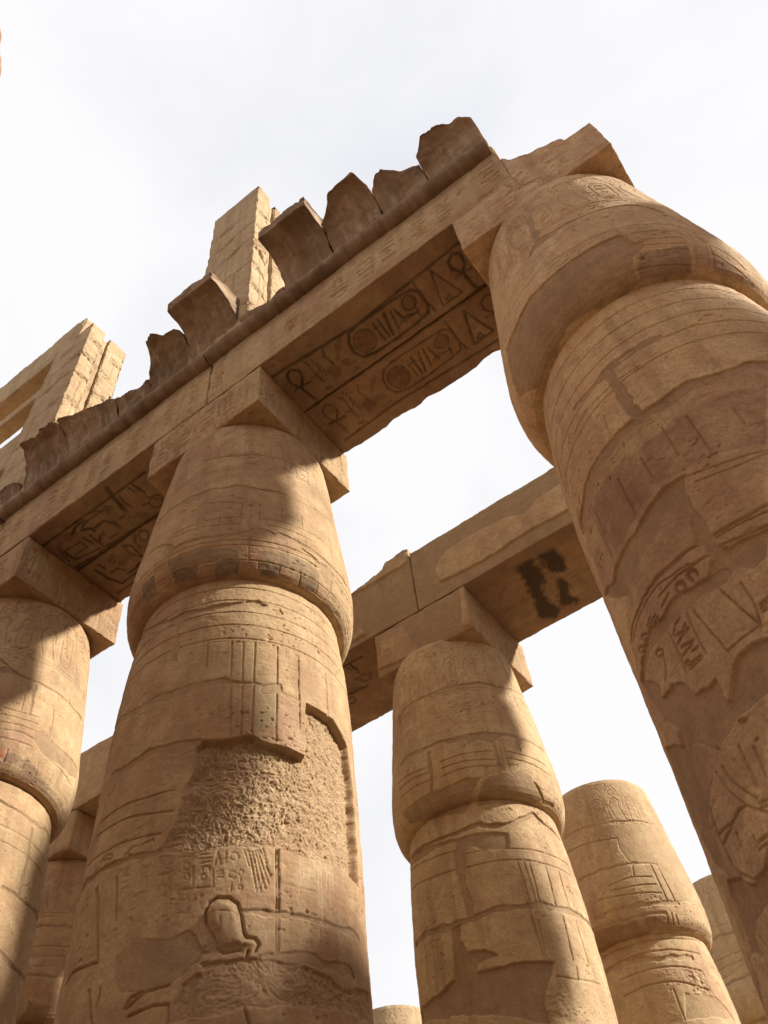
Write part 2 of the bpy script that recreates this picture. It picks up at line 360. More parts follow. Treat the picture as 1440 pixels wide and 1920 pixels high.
# ------------------------------------------------------------------ stone blocks
def block(name, lo, hi, step, seed, mat=ST, parent=None, rough=.006, chip=.03, carve=None, cut=None, big=0.0):
    lo = np.array(lo, float); hi = np.array(hi, float)
    ax = [np.linspace(lo[i], hi[i], max(2, int(round((hi[i] - lo[i]) / step)) + 1)) for i in range(3)]
    n = [len(a) for a in ax]; Pi = []; Fc = []; off = 0
    for d in range(3):
        u, v = [i for i in range(3) if i != d]
        for side in (0, 1):
            A, B = np.meshgrid(np.arange(n[u]), np.arange(n[v]), indexing='ij')
            I = np.zeros((A.size, 3), np.int64); I[:, u] = A.ravel(); I[:, v] = B.ravel(); I[:, d] = side * (n[d] - 1)
            f = grid_faces(n[u], n[v]) + off
            flip = (side == 0) ^ (d == 1)
            Fc.append(f[:, ::-1] if flip else f); Pi.append(I); off += len(I)
    I = np.concatenate(Pi); F = np.concatenate(Fc)
    key = (I[:, 0] * n[1] + I[:, 1]) * n[2] + I[:, 2]
    uq, first, inv = np.unique(key, return_index=True, return_inverse=True)
    I = I[first]; F = inv.ravel()[F]
    P = np.stack([ax[i][I[:, i]] for i in range(3)], 1).astype(np.float64)
    mk = np.zeros((len(P), 4), np.float32); pt = np.zeros((len(P), 4), np.float32)
    eL = P - lo; eH = hi - P; e = np.minimum(eL, eH); sgn = np.where(eL < eH, 1.0, -1.0); on = e < 1e-6
    nb = fb3(P / .32, seed, 3); nf = fb3(P / .05, seed + 5, 2); cn = np.clip(.5 + .9 * fb3(P / .22, seed + 9, 3), 0, 1) ** 2
    lowf = fb3(P / 1.1, seed + 21, 2)
    Q = P.copy()
    for i in range(3):
        w = np.zeros(len(P))
        for j in range(3):
            if j != i: w = np.maximum(w, np.exp(-e[:, j] / (chip * 1.1 + 1e-6)))
        d = rough * (.6 * nb + .6 * nf + .3) + chip * w * (.18 + cn) + big * (lowf + .3)
        Q[:, i] += np.where(on[:, i], sgn[:, i] * np.clip(d, -.02, 9), 0)
    if carve is not None:
        for (d, side), fn in carve.items():
            sel = np.nonzero(on[:, d] & ((eL[:, d] < 1e-6) if side == 0 else (eH[:, d] < 1e-6)))[0]
            u, v = [i for i in range(3) if i != d]
            cv = Canvas(P[sel, u], P[sel, v], seed + 3 * d + side); fn(cv)
            edge = np.minimum(e[sel, u], e[sel, v]); fade = ss(0, .03, edge)
            Q[sel, d] += (1 if side == 0 else -1) * (-(cv.H - cv.G)) * fade
            mk[sel] = np.maximum(mk[sel], cv.mk); pt[sel] = np.where(cv.pt[:, 3:] > 0, cv.pt, pt[sel])
    if cut is not None: Q = cut(Q, P)
    return link_mesh(name, Q, F, mat, parent, mk, pt)
def soffit(feats):
    def fn(cv):
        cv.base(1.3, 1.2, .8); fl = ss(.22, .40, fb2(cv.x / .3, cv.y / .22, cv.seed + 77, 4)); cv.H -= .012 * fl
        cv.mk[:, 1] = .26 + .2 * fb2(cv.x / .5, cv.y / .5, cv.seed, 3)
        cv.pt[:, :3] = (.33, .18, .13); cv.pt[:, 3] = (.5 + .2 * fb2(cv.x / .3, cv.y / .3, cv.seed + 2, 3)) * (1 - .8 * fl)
        for f in feats:
            if f[0] == 'q':
                cv.fill(f[1], f[2], f[3], .015)
                i, m = cv.poly(f[1])
                if len(i): cv.H[i] -= .006 * m
            else: cv.groove(f[1], f[2] * (1.15 + .35 * ((len(f[1]) * 7 + int(abs(f[1][0][0]) * 100)) % 3 - 1)), .022, tuple(v * .5 for v in f[3]), 1.5)
    return fn
def face_inscribed(seed, x0, x1, y0, y1, n=10, d=.03):
    def fn(cv):
        cv.base(1.2, 1.8, 3.2)
        rnd = random.Random(seed); x = x0 + .2
        while x < x1 - .1:
            if rnd.random() < .75: cv.glyphs(x, (y0 + y1) / 2 + rnd.uniform(-.1, .1), .3, (y1 - y0) * .6, seed * 31 + int(x * 100), d, .017)
            x += rnd.uniform(.36, .6)
        for yy in (y0 + .1, y1 - .08): cv.groove([(x0, yy), (x1, yy)], .014, .014)
        for kx in range(n):
            xx = rnd.uniform(x0, x1); yy = rnd.uniform(y0, y1)
            cv.groove([(xx, yy), (xx + rnd.uniform(-.08, .08), yy - rnd.uniform(.15, .5)), (xx + rnd.uniform(-.1, .1), yy - rnd.uniform(.4, .8))], .008, .01)
    return fn
def rough_face(k=1.0):
    return lambda cv: cv.base(k, 1.0, 1.2)

def cornice(x0, x1, hts, seed, label, name='cornice_block', tip=-1.75, mat=STW, zb=14.42):
    """cavetto cornice stone: hts = [(x, broken top height), ...]"""
    n = max(8, int((x1 - x0) / .018)); xs = np.linspace(x0, x1, n)
    q = np.linspace(0, 1, 64); a = q * math.pi / 2
    fy = -1.0 + (tip + 1.0) * (1 - np.cos(a)) ** 1.15; fz = zb + 1.16 * np.sin(a) ** .95
    fy = np.concatenate([fy, [tip - .01] * 8]); fz = np.concatenate([fz, np.linspace(15.60, 15.9, 8)])
    ty = np.linspace(tip, -.15, 40)[1:]; by = np.full(20, -.15); bz = np.linspace(15.9, zb, 21)[1:]
    uy = np.linspace(-.15, -1.0, 14)[1:-1]
    Y = np.concatenate([fy, ty, by, uy]); Zp = np.concatenate([fz, np.full(39, 15.9), bz, np.full(12, zb)])
    m = len(Y); X, Yg = np.meshgrid(xs, Y, indexing='ij'); Zg = np.meshgrid(xs, Zp, indexing='ij')[1].copy()
    P = np.stack([X.ravel(), Yg.ravel(), Zg.ravel()], 1)
    hx, hz = zip(*hts); h = np.interp(P[:, 0], hx, hz)
    P2 = P.copy(); P2[:, 2] = 0; P2[:, 1] = np.maximum(P2[:, 1], -1.15)
    h = h + np.where(h < 15.7, .045 * fb3(P2 / .22, seed, 4) + .05 * fb3(P2 / .5, seed + 3, 2) - .22 * np.clip(P[:, 1] + 1.2, 0, 1), 0)
    h = np.maximum(h, zb + .02)
    yc = np.interp(np.minimum(h, 15.57), fz[:64], fy[:64]); P[:, 1] = np.where(h < 15.7, np.maximum(P[:, 1], yc), P[:, 1])
    P[:, 2] = np.minimum(P[:, 2], h)
    over = (P[:, 2] >= h - 1e-6) & (h < 15.7)
    nn = fb3(P / .35, seed + 11, 3) * .055 + fb3(P / .07, seed + 13, 3) * .014 - .05 * np.clip(fb3(P / .18, seed + 15, 3) - .30, 0, 1)
    nn = nn + .035 * np.abs(fb3(P / .28, seed + 37, 2)) * (1 if len(set(hz)) > 1 else .3)
    nn = nn + .006 * np.sin(P[:, 0] * 2 * math.pi / .085) * ss(-.2, .4, fb3(P / .4, seed + 39, 2))
    yy = np.where(P[:, 1] < -1.02, nn, 0); P[:, 1] += yy; P[:, 2] += np.where(over, 1.5 * nn, .5 * nn * (P[:, 2] > zb + .05)) - (P[:, 2] > 15.75) * .08 * np.clip(fb3(P / .15, seed + 19, 3) + .1, 0, 1)
    edge = np.minimum(P[:, 0] - x0, x1 - P[:, 0]); en = np.exp(-edge / .03) * (.01 + .025 * np.clip(fb3(P / .2, seed + 17, 2) + .3, 0, 1))
    P[:, 1] += np.where(P[:, 1] < -1.02, en, 0)
    P[:, 0] += np.exp(-edge / .05) * .022 * fb3(P * np.array([0, 1, 1]) / .16, seed + 29, 3) * np.where(P[:, 0] - x0 < x1 - P[:, 0], 1, -1)
    P[:, 1] += np.where((P[:, 1] < -1.1) & (P[:, 2] > 15.3), np.exp(-edge / .07) * .07 * np.clip(fb3(P / .12, seed + 31, 2) + .1, 0, 1), 0)
    V = P.reshape(n, m, 3); mk = np.zeros((n, m, 4), np.float32)
    st = np.clip(.25 + .55 * fb3(P * np.array([1 / .12, 0, 1 / .9]), seed + 23, 3), 0, .8).reshape(n, m) * (np.arange(m) < 72)
    mk[..., 1] = st * .6; mk[..., 2] = np.clip(fb3(P * np.array([1 / .06, 0, 1 / .5]), seed + 27, 3), 0, 1).reshape(n, m) * .5 * ss(70, 5, np.arange(m))
    F = list(grid_faces(n, m, True)); base = n * m
    VV = [V.reshape(-1, 3)]; MK = [mk.reshape(-1, 4)]
    # end caps: strips between the front profile and the back
    for e, row in ((0, V[0]), (1, V[-1])):
        half = m // 2; idx0 = (0 if e == 0 else (n - 1) * m)
        for j in range(half - 1):
            a_, b_, c_, d_ = idx0 + j, idx0 + j + 1, idx0 + m - 2 - j, idx0 + m - 1 - j
            F.append([a_, d_, c_, b_] if e == 1 else [a_, b_, c_, d_])
    o = link_mesh(name, V.reshape(-1, 3), np.array(F)[:, ::-1], mat, None, mk.reshape(-1, 4))
    return tag(o, label, 'cornice stone', 'cornice stones along the front beam')
def torus(x0, x1, seed, parent, zc=14.25, r=.17):
    n = int((x1 - x0) / .03); xs = np.linspace(x0, x1, n); a = np.linspace(-115, 115, 26) * math.pi / 180
    X, A = np.meshgrid(xs, a, indexing='ij'); P0 = np.stack([X.ravel(), np.zeros(X.size), A.ravel()], 1)
    P = np.stack([X.ravel(), -1.06 - r * np.cos(A.ravel()), zc + r * np.sin(A.ravel())], 1)
    d = fb3(P / .35, seed, 3) * .016 + fb3(P / .05, seed + 2, 2) * .006 - .05 * np.clip(fb3(P / .28, seed + 4, 3) - .35, 0, 1)
    P[:, 1] -= d * np.cos(A.ravel()); P[:, 2] += d * np.sin(A.ravel())
    mk = np.zeros((len(P), 4), np.float32)
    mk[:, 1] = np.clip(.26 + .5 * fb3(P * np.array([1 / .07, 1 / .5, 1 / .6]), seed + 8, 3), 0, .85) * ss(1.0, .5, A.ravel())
    return link_mesh('torus_moulding', P, grid_faces(n, 26), STW, parent, mk)
# ---- traced carvings: [kind, [(angle from the front, height) ...], sizes ...]
FEAT={'C':[['g',[[-33.2,11.01],[-16.6,10.95],[-7.8,10.93],[3.9,10.97],[11.6,10.97],[23.3,11.01],[31,10.99],[40,11.02]],0.018,0.016],
['j',[[-64.8,10.18],[-51.6,10.16],[-41.9,10.14],[-31.4,10.14],[-23.2,10.15],[-13.4,10.13],[-4.9,10.14],[3.5,10.11],[11.2,10.11],[19.2,10.12]],0.022,0.014],
['g',[[19.2,10.12],[24.4,10.09],[39,10.14],[48.2,10.17],[84.5,10.59]],0.01,0.008],
['p',[[39.1,10.16],[45.4,10.22],[54.7,10.26],[47.6,10.09],[41.5,10.1]],0.006],
['p',[[-42.5,10.08],[-35.9,10.15],[-22,10.12],[-22.5,10.03],[-34.8,10.01]],0.006],
['p',[[-7.8,10.16],[1.7,10.13],[3.1,10.05],[-4.7,10.05]],0.006],
['j',[[-23.9,10.02],[-24.6,9.8],[-24.5,9.54],[-23.9,9.32]],0.055,0.006],
['g',[[-3.6,9.74],[-4,9.29]],0.012,0.01],
['g',[[1.2,9.73],[0.5,9.26]],0.012,0.01],
['g',[[5.4,9.75],[5.5,9.28]],0.012,0.01],
['g',[[-23.9,9.85],[-3.7,9.74]],0.012,0.01],
['g',[[-39,9.43],[-30.4,9.43],[-21.3,9.45],[-12.7,9.45],[-3.5,9.45]],0.012,0.01],
['g',[[-37.7,9.34],[-27.1,9.34],[-15.6,9.32],[-3.7,9.32]],0.012,0.01],
['g',[[5.3,9.45],[10.9,9.46],[20,9.48],[28.9,9.49],[40.5,9.52]],0.012,0.01],
['g',[[9.2,9.34],[18,9.35],[27.5,9.35],[36,9.35]],0.012,0.01],
['g',[[17.5,9.78],[17.1,9.55]],0.012,0.01],
['g',[[28.9,9.77],[28.4,9.5]],0.012,0.01],
['g',[[-14.5,9.46],[-14,9.32]],0.012,0.01],
['g',[[-9.3,9.45],[-9,9.32]],0.012,0.01],
['g',[[50.4,9.86],[48.4,9.17]],0.012,0.01],
['p',[[-6.1,9.12],[-0.6,9.2],[5,9.29],[9.2,9.25],[15.3,9.19],[11,9.12],[4.5,9.07],[-2,9.07]],0.014],
['j',[[-57.8,9.45],[-50.9,9.38],[-39.7,9.19],[-38.1,9.09],[-30.6,9.12],[-21.7,9.13],[-13.3,9.1],[-6.1,9.12]],0.035,0.01],
['j',[[15.3,9.19],[21.5,9.18],[29.2,9.17],[37.7,9.16],[46.5,9.13],[65.2,9.15]],0.045,0.012],
['p',[[28.1,9.11],[37.7,9.06],[46.5,9.1],[49.4,9.02],[47.5,8.82],[42.9,8.82],[38.9,8.99],[31.1,9.08]],0.014],
['g',[[-100,9.03],[100,9.03]],0.011,0.011],
['g',[[-100,8.95],[100,8.95]],0.011,0.011],
['g',[[-100,8.75],[100,8.75]],0.011,0.011],
['k',[[-49.8,9.07],[-41,8.99],[-39.4,8.63],[-49.9,8.67]],[0.27,0.12,0.075],0.45],
['k',[[-3.6,9.06],[5.3,9.06],[7,8.61],[-3.7,8.6]],[0.27,0.12,0.075],0.4],
['k',[[39.5,8.87],[48.8,8.85],[47.4,8.62],[40.3,8.62]],[0.42,0.24,0.17],0.4],
['k',[[-14.5,8.75],[-3.6,8.75],[-4.1,8.61],[-15,8.61]],[0.055,0.052,0.052],0.85],
['k',[[-23.1,8.73],[-14.9,8.74],[-15.5,8.61],[-23.7,8.62]],[0.27,0.12,0.075],0.7],
['k',[[-38.9,8.78],[-24,8.74],[-24.5,8.62],[-38.1,8.63]],[0.055,0.052,0.052],0.75],
['k',[[-39.7,8.93],[-26.4,8.94],[-16.2,8.92],[-3.6,8.86],[-3.7,8.76],[-14.5,8.76],[-26.6,8.76],[-38.9,8.79]],[0.055,0.052,0.052],0.6],
['k',[[5.7,8.74],[16.9,8.73],[17.5,8.61],[6.5,8.61]],[0.055,0.052,0.052],0.85],
['k',[[17.3,8.74],[28.2,8.73],[29,8.62],[18.1,8.62]],[0.27,0.12,0.075],0.55],
['k',[[28.6,8.73],[39.5,8.75],[40.3,8.62],[29.6,8.62]],[0.055,0.052,0.052],0.75],
['k',[[6,8.88],[15.6,8.91],[27.5,8.91],[39.3,8.89],[39,8.78],[28.5,8.74],[16.4,8.74],[5.6,8.76]],[0.055,0.052,0.052],0.55],
['k',[[49,8.62],[59.2,8.67],[71.4,8.66],[71.1,8.62]],[0.055,0.052,0.052],0.55],
['k',[[-58.5,8.91],[-48.8,8.89],[-49,8.66],[-61.2,8.7]],[0.055,0.052,0.052],0.7],
['k',[[-73.4,8.89],[-60.1,8.89],[-61.5,8.69],[-75.3,8.71]],[0.27,0.12,0.075],0.6],
['g',[[48.3,9.14],[48.2,8.84],[46.6,8.62]],0.014,0.01],
['g',[[-3.6,8.75],[-4.1,8.61]],0.014,0.01],
['g',[[5.6,8.75],[6.5,8.61]],0.014,0.01],
['g',[[16.8,8.73],[17.5,8.61]],0.014,0.01],
['g',[[28.4,8.73],[29.3,8.62]],0.014,0.01],
['g',[[39.4,8.76],[40.3,8.62]],0.014,0.01],
['g',[[-39.7,8.93],[-39.3,8.63]],0.014,0.01],
['g',[[-49.8,9.07],[-49.8,8.67]],0.014,0.01],
['g',[[0.8,9.06],[1.2,8.72]],0.014,0.01],
['g',[[57.8,8.73],[58.6,8.61]],0.014,0.01],
['g',[[-100,8.45],[100,8.45]],0.012,0.012],
['g',[[-100,8.24],[100,8.24]],0.012,0.012],
['g',[[-100,8.04],[100,8.04]],0.012,0.012],
['g',[[-100,7.84],[100,7.84]],0.012,0.012],
['g',[[-100,7.64],[100,7.64]],0.012,0.012],
['p',[[-42,8.16],[-31.7,8.2],[-19.2,8.18],[-3.5,8.19],[7.8,8.26],[12.3,8.19],[7.8,8.12],[-3.4,8.12],[-15.3,8.1],[-27.1,8.11],[-34.3,8.03]],0.02],
['p',[[14.5,8.15],[19.7,8.17],[21.1,8.12],[16.8,8.09]],0.014],
['j',[[-33.5,8.06],[-30.4,7.46]],0.018,0.012],
['j',[[-93.8,8.64],[-55.5,8.26],[-42,8.16]],0.05,0.012],
['g',[[-4.3,7.6],[-2,6.44]],0.016,0.012],
['g',[[0.9,7.59],[2.4,6.41]],0.016,0.012],
['g',[[6.3,7.6],[6.7,6.45]],0.016,0.012],
['g',[[17.3,7.6],[17.1,6.43]],0.016,0.012],
['g',[[28.3,7.57],[28.2,6.65]],0.016,0.012],
['g',[[45.8,7.53],[45.7,6.94]],0.016,0.012],
['g',[[-15.5,7.61],[-14.8,7.28]],0.016,0.012],
['j',[[-84.5,7.29],[-48.5,7.04],[-29.1,7.03],[-18.1,7.05],[-5.8,7.07]],0.05,0.01],
['j',[[-5.8,7.07],[7.6,7.05],[27.8,6.98]],0.018,0.01],
['p',[[9.4,7.01],[12.3,7.06],[19.8,7.12],[20.4,7.02],[14.8,6.95],[10.6,6.95]],0.014],
['k',[[-3.1,7.04],[6.4,7.05],[6.7,6.43],[-1.9,6.41]],[0.42,0.24,0.17],0.35],
['k',[[7,7.04],[16.9,7.08],[17.1,6.58],[7.1,6.54]],[0.3,0.28,0.17],0.45],
['k',[[17.2,6.98],[28.5,6.99],[28,6.33],[17.5,6.4]],[0.42,0.24,0.17],0.5],
['j',[[-62.5,6.44],[-47.1,6.4],[-37,6.42],[-26.7,6.39],[-15.9,6.39]],0.06,0.012],
['c',[[-15.9,6.39],[-4.5,6.39],[6.1,6.47],[9.5,6.41],[19.9,6.38],[30.6,6.35],[32.1,6.99],[40.1,6.99],[49.6,6.99],[61.8,6.83],[66.3,6.29],[65.5,5.41],[49.6,5.42],[37,5.41],[24.7,5.4],[13.9,5.41],[4,5.38],[-2.7,5.38],[-11.2,5.34],[-21.1,5.36],[-25.5,5.41],[-20.2,5.59],[-18.7,5.93],[-15.3,6.13]],0.085],
['j',[[-25.5,5.41],[-17.1,5.35],[-11.2,5.34],[-2.7,5.38],[4,5.38],[13.9,5.41],[24.7,5.4],[37,5.41],[49.6,5.42]],0.012,0],
['g',[[17.7,5.38],[18.1,4.57]],0.014,0.014],
['g',[[18.7,5.39],[19,4.58]],0.014,0.014],
['g',[[7.5,5.34],[10.4,5.04]],0.013,0.008],
['g',[[8.5,5.34],[12.2,5.01]],0.013,0.008],
['g',[[9.5,5.35],[13.8,5.04]],0.013,0.008],
['g',[[10.5,5.35],[15,5.08]],0.013,0.008],
['g',[[11.4,5.36],[15.7,5.14]],0.013,0.008],
['g',[[12.4,5.38],[14.1,5.25]],0.013,0.008],
['g',[[5.5,5.35],[7.7,5.21]],0.013,0.008],
['g',[[6.5,5.36],[8.7,5.21]],0.013,0.008],
['g',[[10.4,5.02],[13.2,5.11],[16,5.16]],0.013,0.008],
['r',[[-5.6,4.76],[-6.2,4.85],[-5.1,4.9],[-2.5,4.94],[0.8,4.94],[3.6,4.9],[5.1,4.8],[6,4.7],[7,4.65],[10.3,4.63],[11.3,4.61],[10.3,4.58],[6.4,4.57],[0.4,4.56],[-1.8,4.59],[-2.3,4.66],[-3.8,4.7],[-5.6,4.76]],0.035],
['g',[[-6.1,4.76],[-6.7,4.85],[-5.6,4.92],[-2.8,4.96],[1.1,4.96],[4.3,4.91],[5.8,4.81],[6.6,4.7],[7.6,4.66],[10.7,4.65],[12.1,4.61],[10.8,4.56]],0.022,0.026],
['g',[[-6,4.76],[-4.1,4.69],[-2.7,4.65],[-2,4.58],[0.2,4.54],[6.6,4.56]],0.018,0.014],
['g',[[-1.5,4.79],[-1.3,4.61]],0.012,0.006],
['g',[[-5.8,4.83],[-1.4,4.84],[4.3,4.82]],0.012,0.006],
['g',[[6.2,4.65],[6.9,4.58]],0.012,0.006],
['g',[[8.4,4.56],[7.2,4.43],[6.6,4.29],[8.3,4.15],[9.5,4.07]],0.022,0.025],
['g',[[-5.8,4.46],[-2.9,4.36],[-0.5,4.21]],0.02,0.02],
['c',[[-5.9,4.49],[10.4,4.51],[25,4.51],[37.6,4.49],[45.5,4.44],[72.1,4.61],[69.5,4.35],[-14.2,4.09],[-14.8,4.21],[-12.6,4.35],[-6.4,4.42]],0.022],
['j',[[6,4.85],[19.1,4.86],[26.3,4.87],[38.7,4.88],[62.4,4.94]],0.03,0.014],
['p',[[11.9,4.52],[25.2,4.6],[32.7,4.63],[36.8,4.58],[52.1,4.64],[55.2,4.57],[43.4,4.54],[29.6,4.53],[12.7,4.49]],0.012],
['p',[[-37.5,4.65],[-31.8,4.74],[-23.7,4.68],[-17.3,4.67],[-12.1,4.72],[-10,4.68],[-6.9,4.56],[-8.1,4.5],[-12.3,4.44],[-17.1,4.36],[-25.4,4.34],[-32.2,4.37],[-36.7,4.46]],0.008],
['j',[[-84.6,5.56],[-53.7,5.45],[-41.8,5.43],[-32.3,5.42],[-24.6,5.4],[-17.5,5.38]],0.028,0.016],
['g',[[-64.7,6.01],[-45.9,5.98],[-33.4,5.94],[-22,5.94]],0.016,0.014],
['g',[[-66.6,5.9],[-47.6,5.84],[-32.4,5.78],[-22.1,5.74]],0.016,0.014],
['g',[[-70.9,5.68],[-49.8,5.62],[-35.8,5.59],[-26.4,5.56]],0.016,0.014],
['g',[[-55.1,5.33],[-46.2,4.67],[-63,4.73],[-67.5,4.69]],0.022,0.018],
['g',[[-70.6,5.18],[-67.3,4.73]],0.022,0.018],
['g',[[-48.3,4.49],[-43.9,4.23]],0.022,0.018],
['g',[[-42.5,4.46],[-43.1,4.34]],0.022,0.018],
['g',[[-30.4,4.25],[-24.5,4.33],[-16.3,4.35]],0.022,0.018],
['g',[[-29.2,4.2],[-20.8,4.23],[-15.9,4.22],[-15.3,4.1]],0.022,0.018],
['g',[[-24.7,4.35],[-29.3,4.32],[-31.2,4.26]],0.022,0.018],
['g',[[-44.2,5.31],[-40.7,4.95]],0.022,0.018],
['g',[[-55.8,5.32],[-46.3,4.68]],0.022,0.018],
['g',[[3.1,5.14],[2.8,5.12],[1.8,5.11],[0.8,5.12],[0.4,5.14],[0.7,5.16],[1.7,5.17],[2.7,5.16],[3.1,5.14]],0.012,0.005],
['g',[[5.6,5.16],[5.3,5.14],[4.6,5.13],[3.9,5.14],[3.5,5.15],[3.8,5.17],[4.5,5.18],[5.3,5.17],[5.6,5.16]],0.012,0.005],
['g',[[4.6,5.13],[4.9,5.08]],0.012,0.005],
['g',[[5.6,5.04],[5.3,5.02],[4.7,5.02],[4.1,5.03],[4.1,5.05],[4.6,5.06],[5.3,5.05],[5.6,5.04]],0.012,0.005],
['g',[[1.7,5.07],[1.8,5.01]],0.012,0.005],
['g',[[3.7,5.28],[3.3,5.26],[2.3,5.25],[1.2,5.26],[0.7,5.28],[1.1,5.31],[2.1,5.32],[3.2,5.31],[3.7,5.28]],0.012,0.005],
['g',[[-0.8,5.33],[-0.7,5.23]],0.012,0.005],
['g',[[-2.2,5.25],[0.4,5.27]],0.012,0.005],
['g',[[-4.4,5.22],[-3.9,5.33],[-2.5,5.22]],0.012,0.005],
['g',[[-3.9,5.16],[-1.6,5.17]],0.012,0.005],
['g',[[-3.7,5.14],[-1.3,5.15]],0.012,0.005],
['g',[[-3.4,5.12],[-1.4,5.12]],0.012,0.005],
['g',[[-10.4,5.31],[-5.8,5.31]],0.012,0.005],
['g',[[-10,5.28],[-5.9,5.28]],0.012,0.005],
['g',[[-9.5,5.24],[-6.1,5.25]],0.012,0.005],
['g',[[-8.8,5.18],[-8.8,5.2],[-8.4,5.21],[-7.9,5.21],[-7.3,5.21],[-6.7,5.21],[-6.3,5.19],[-6.1,5.18]],0.012,0.005],
['g',[[-7.2,5.12],[-7.5,5.11],[-8.4,5.1],[-9.1,5.12],[-9.2,5.14],[-8.6,5.15],[-7.7,5.15],[-7.2,5.12]],0.012,0.005],
['g',[[-10.7,5.04],[-5.2,5.04]],0.012,0.005],
['g',[[-5,5.18],[-4.6,5.04]],0.012,0.005],
['g',[[-17.2,5.31],[-13,5.31]],0.012,0.005],
['g',[[-16.6,5.28],[-13.1,5.28]],0.012,0.005],
['g',[[-13.3,5.22],[-13.7,5.2],[-14.6,5.2],[-15.7,5.21],[-16.2,5.23],[-15.9,5.26],[-14.9,5.26],[-13.9,5.25],[-13.3,5.22]],0.012,0.005],
['g',[[-13.2,5.14],[-13.5,5.13],[-14.3,5.12],[-15.1,5.13],[-15.6,5.15],[-15.3,5.17],[-14.5,5.18],[-13.7,5.16],[-13.2,5.14]],0.012,0.005],
['g',[[-16.6,5.04],[-11.8,5.04]],0.012,0.005],
['g',[[-12.2,5.22],[-11.5,5.05]],0.012,0.005],
['g',[[-25.7,5.35],[-19.9,5.33]],0.012,0.005],
['g',[[-20.1,5.31],[-20.3,5.28],[-21.1,5.27],[-22.3,5.27],[-23.6,5.28],[-24.7,5.3],[-25.2,5.33]],0.012,0.005],
['g',[[-23.5,5.21],[-22.9,5.1]],0.012,0.005],
['g',[[-22,5.24],[-20.1,5.22],[-20.5,5.16],[-20.2,5.09]],0.012,0.005],
['g',[[-25,5.08],[-24.5,5.1],[-23.6,5.11],[-22.5,5.11],[-21.4,5.1],[-20.5,5.08],[-19.8,5.06]],0.012,0.005],
['g',[[-34,5.37],[-28.4,5.36]],0.012,0.005],
['g',[[-28.6,5.33],[-28.8,5.31],[-29.5,5.29],[-30.7,5.3],[-32,5.31],[-33,5.34],[-33.5,5.36]],0.012,0.005],
['g',[[-32.4,5.27],[-31.3,5.12]],0.012,0.005],
['g',[[-30.5,5.27],[-29.4,5.12]],0.012,0.005],
['g',[[-28.2,5.21],[-30.9,5.21]],0.012,0.005],
['g',[[-34.2,5.08],[-28.5,5.08]],0.012,0.005],
['g',[[-42.3,5.35],[-37.7,5.35],[-40.6,5.29],[-37.3,5.28]],0.012,0.005],
['g',[[-41.4,5.24],[-37.3,5.23]],0.012,0.005],
['g',[[-40.2,5.18],[-37.5,5.18]],0.012,0.005],
['g',[[-56.7,5.55],[-55.2,5.58],[-53.1,5.53]],0.015,0.014],
['g',[[-48.4,5.52],[-48.9,5.51],[-50.6,5.52],[-52.5,5.55],[-52.8,5.58],[-51.6,5.58],[-49.5,5.56],[-48.4,5.52]],0.015,0.014],
['g',[[-41.7,5.48],[-38.7,5.51]],0.015,0.014],
['g',[[-40.4,5.45],[-38.2,5.46]],0.015,0.014],
['g',[[-40.3,5.5],[-39.6,5.46]],0.015,0.014],
['g',[[-34.3,5.49],[-33,5.52],[-29.1,5.53],[-28.5,5.5]],0.015,0.014],
['w',[[27.5,5.34],[27.7,5.11]],0.008],
['w',[[29,5.33],[29.2,5.19]],0.008],
['w',[[31.6,5.41],[31.7,5.19]],0.008],
['w',[[34.4,5.4],[34.4,5.17]],0.008],
['w',[[36.2,5.43],[35.2,4.73]],0.016],
['w',[[37.6,5.43],[36.7,4.8]],0.016],
['w',[[37.3,5],[36.9,4.69]],0.008],
['w',[[40.4,5.43],[40.2,5.17]],0.008],
['w',[[42.3,5.42],[41.7,5.03]],0.008],
['w',[[43.8,5.38],[43.8,5.18]],0.008],
['w',[[28.1,4.86],[28.3,4.75]],0.008],
['w',[[14.1,4.73],[14.4,4.65]],0.008],
['w',[[30,4.79],[30.2,4.71]],0.008],
['w',[[24.9,5.21],[25.2,5.12]],0.008],
['w',[[-6.1,5.55],[-5.5,5.36]],0.008],
['w',[[-8.6,5.58],[-8,5.39]],0.008],
['w',[[-4.5,5.5],[-4,5.34]],0.008]],
'R':[['j',[[-14.5,10.18],[-8,10.3],[1.9,10.24],[11.8,10.18],[23.2,10.17],[32.5,10.16],[40.1,10.16],[46.2,10.07],[50.2,9.91]],0.026,0.014],
['j',[[-6.7,11.05],[-7.9,10.65],[-8,10.3]],0.05,0.006],
['p',[[-15.5,10.23],[-9.5,10.35],[2.4,10.17],[1.9,10.12],[-8.1,10.17]],0.006],
['p',[[-48.8,9.43],[-35.9,9.32],[-22.5,9.38],[-11.7,9.31],[-0.6,9.29],[9.3,9.29],[21.1,9.3],[23.1,9.09],[25.8,8.97],[20,8.87],[17.8,8.71],[18,8.61],[9.6,8.61],[-3.6,8.62],[-19.2,8.62],[-34.3,8.62],[-47.9,8.62],[-57.9,8.82],[-51.6,9.17]],0.016],
['g',[[-48.8,9.43],[-35.9,9.32],[-22.5,9.38],[-11.7,9.31],[-0.6,9.29],[9.3,9.29],[21.1,9.3]],0.014,0.012],
['g',[[-40.9,9.71],[-27.3,9.68],[-9.8,9.61],[4.4,9.49],[16.6,9.48],[27.8,9.44],[38.7,9.4],[46.7,9.36]],0.01,0.007],
['g',[[25.3,9.25],[33.5,9.21],[42.4,9.16]],0.014,0.009],
['g',[[26,9.07],[33.4,9.04],[41.9,9.02]],0.014,0.009],
['g',[[26.8,8.96],[34.2,8.93],[42.1,8.92]],0.014,0.009],
['g',[[23.1,8.86],[32.2,8.84],[41.5,8.82]],0.014,0.009],
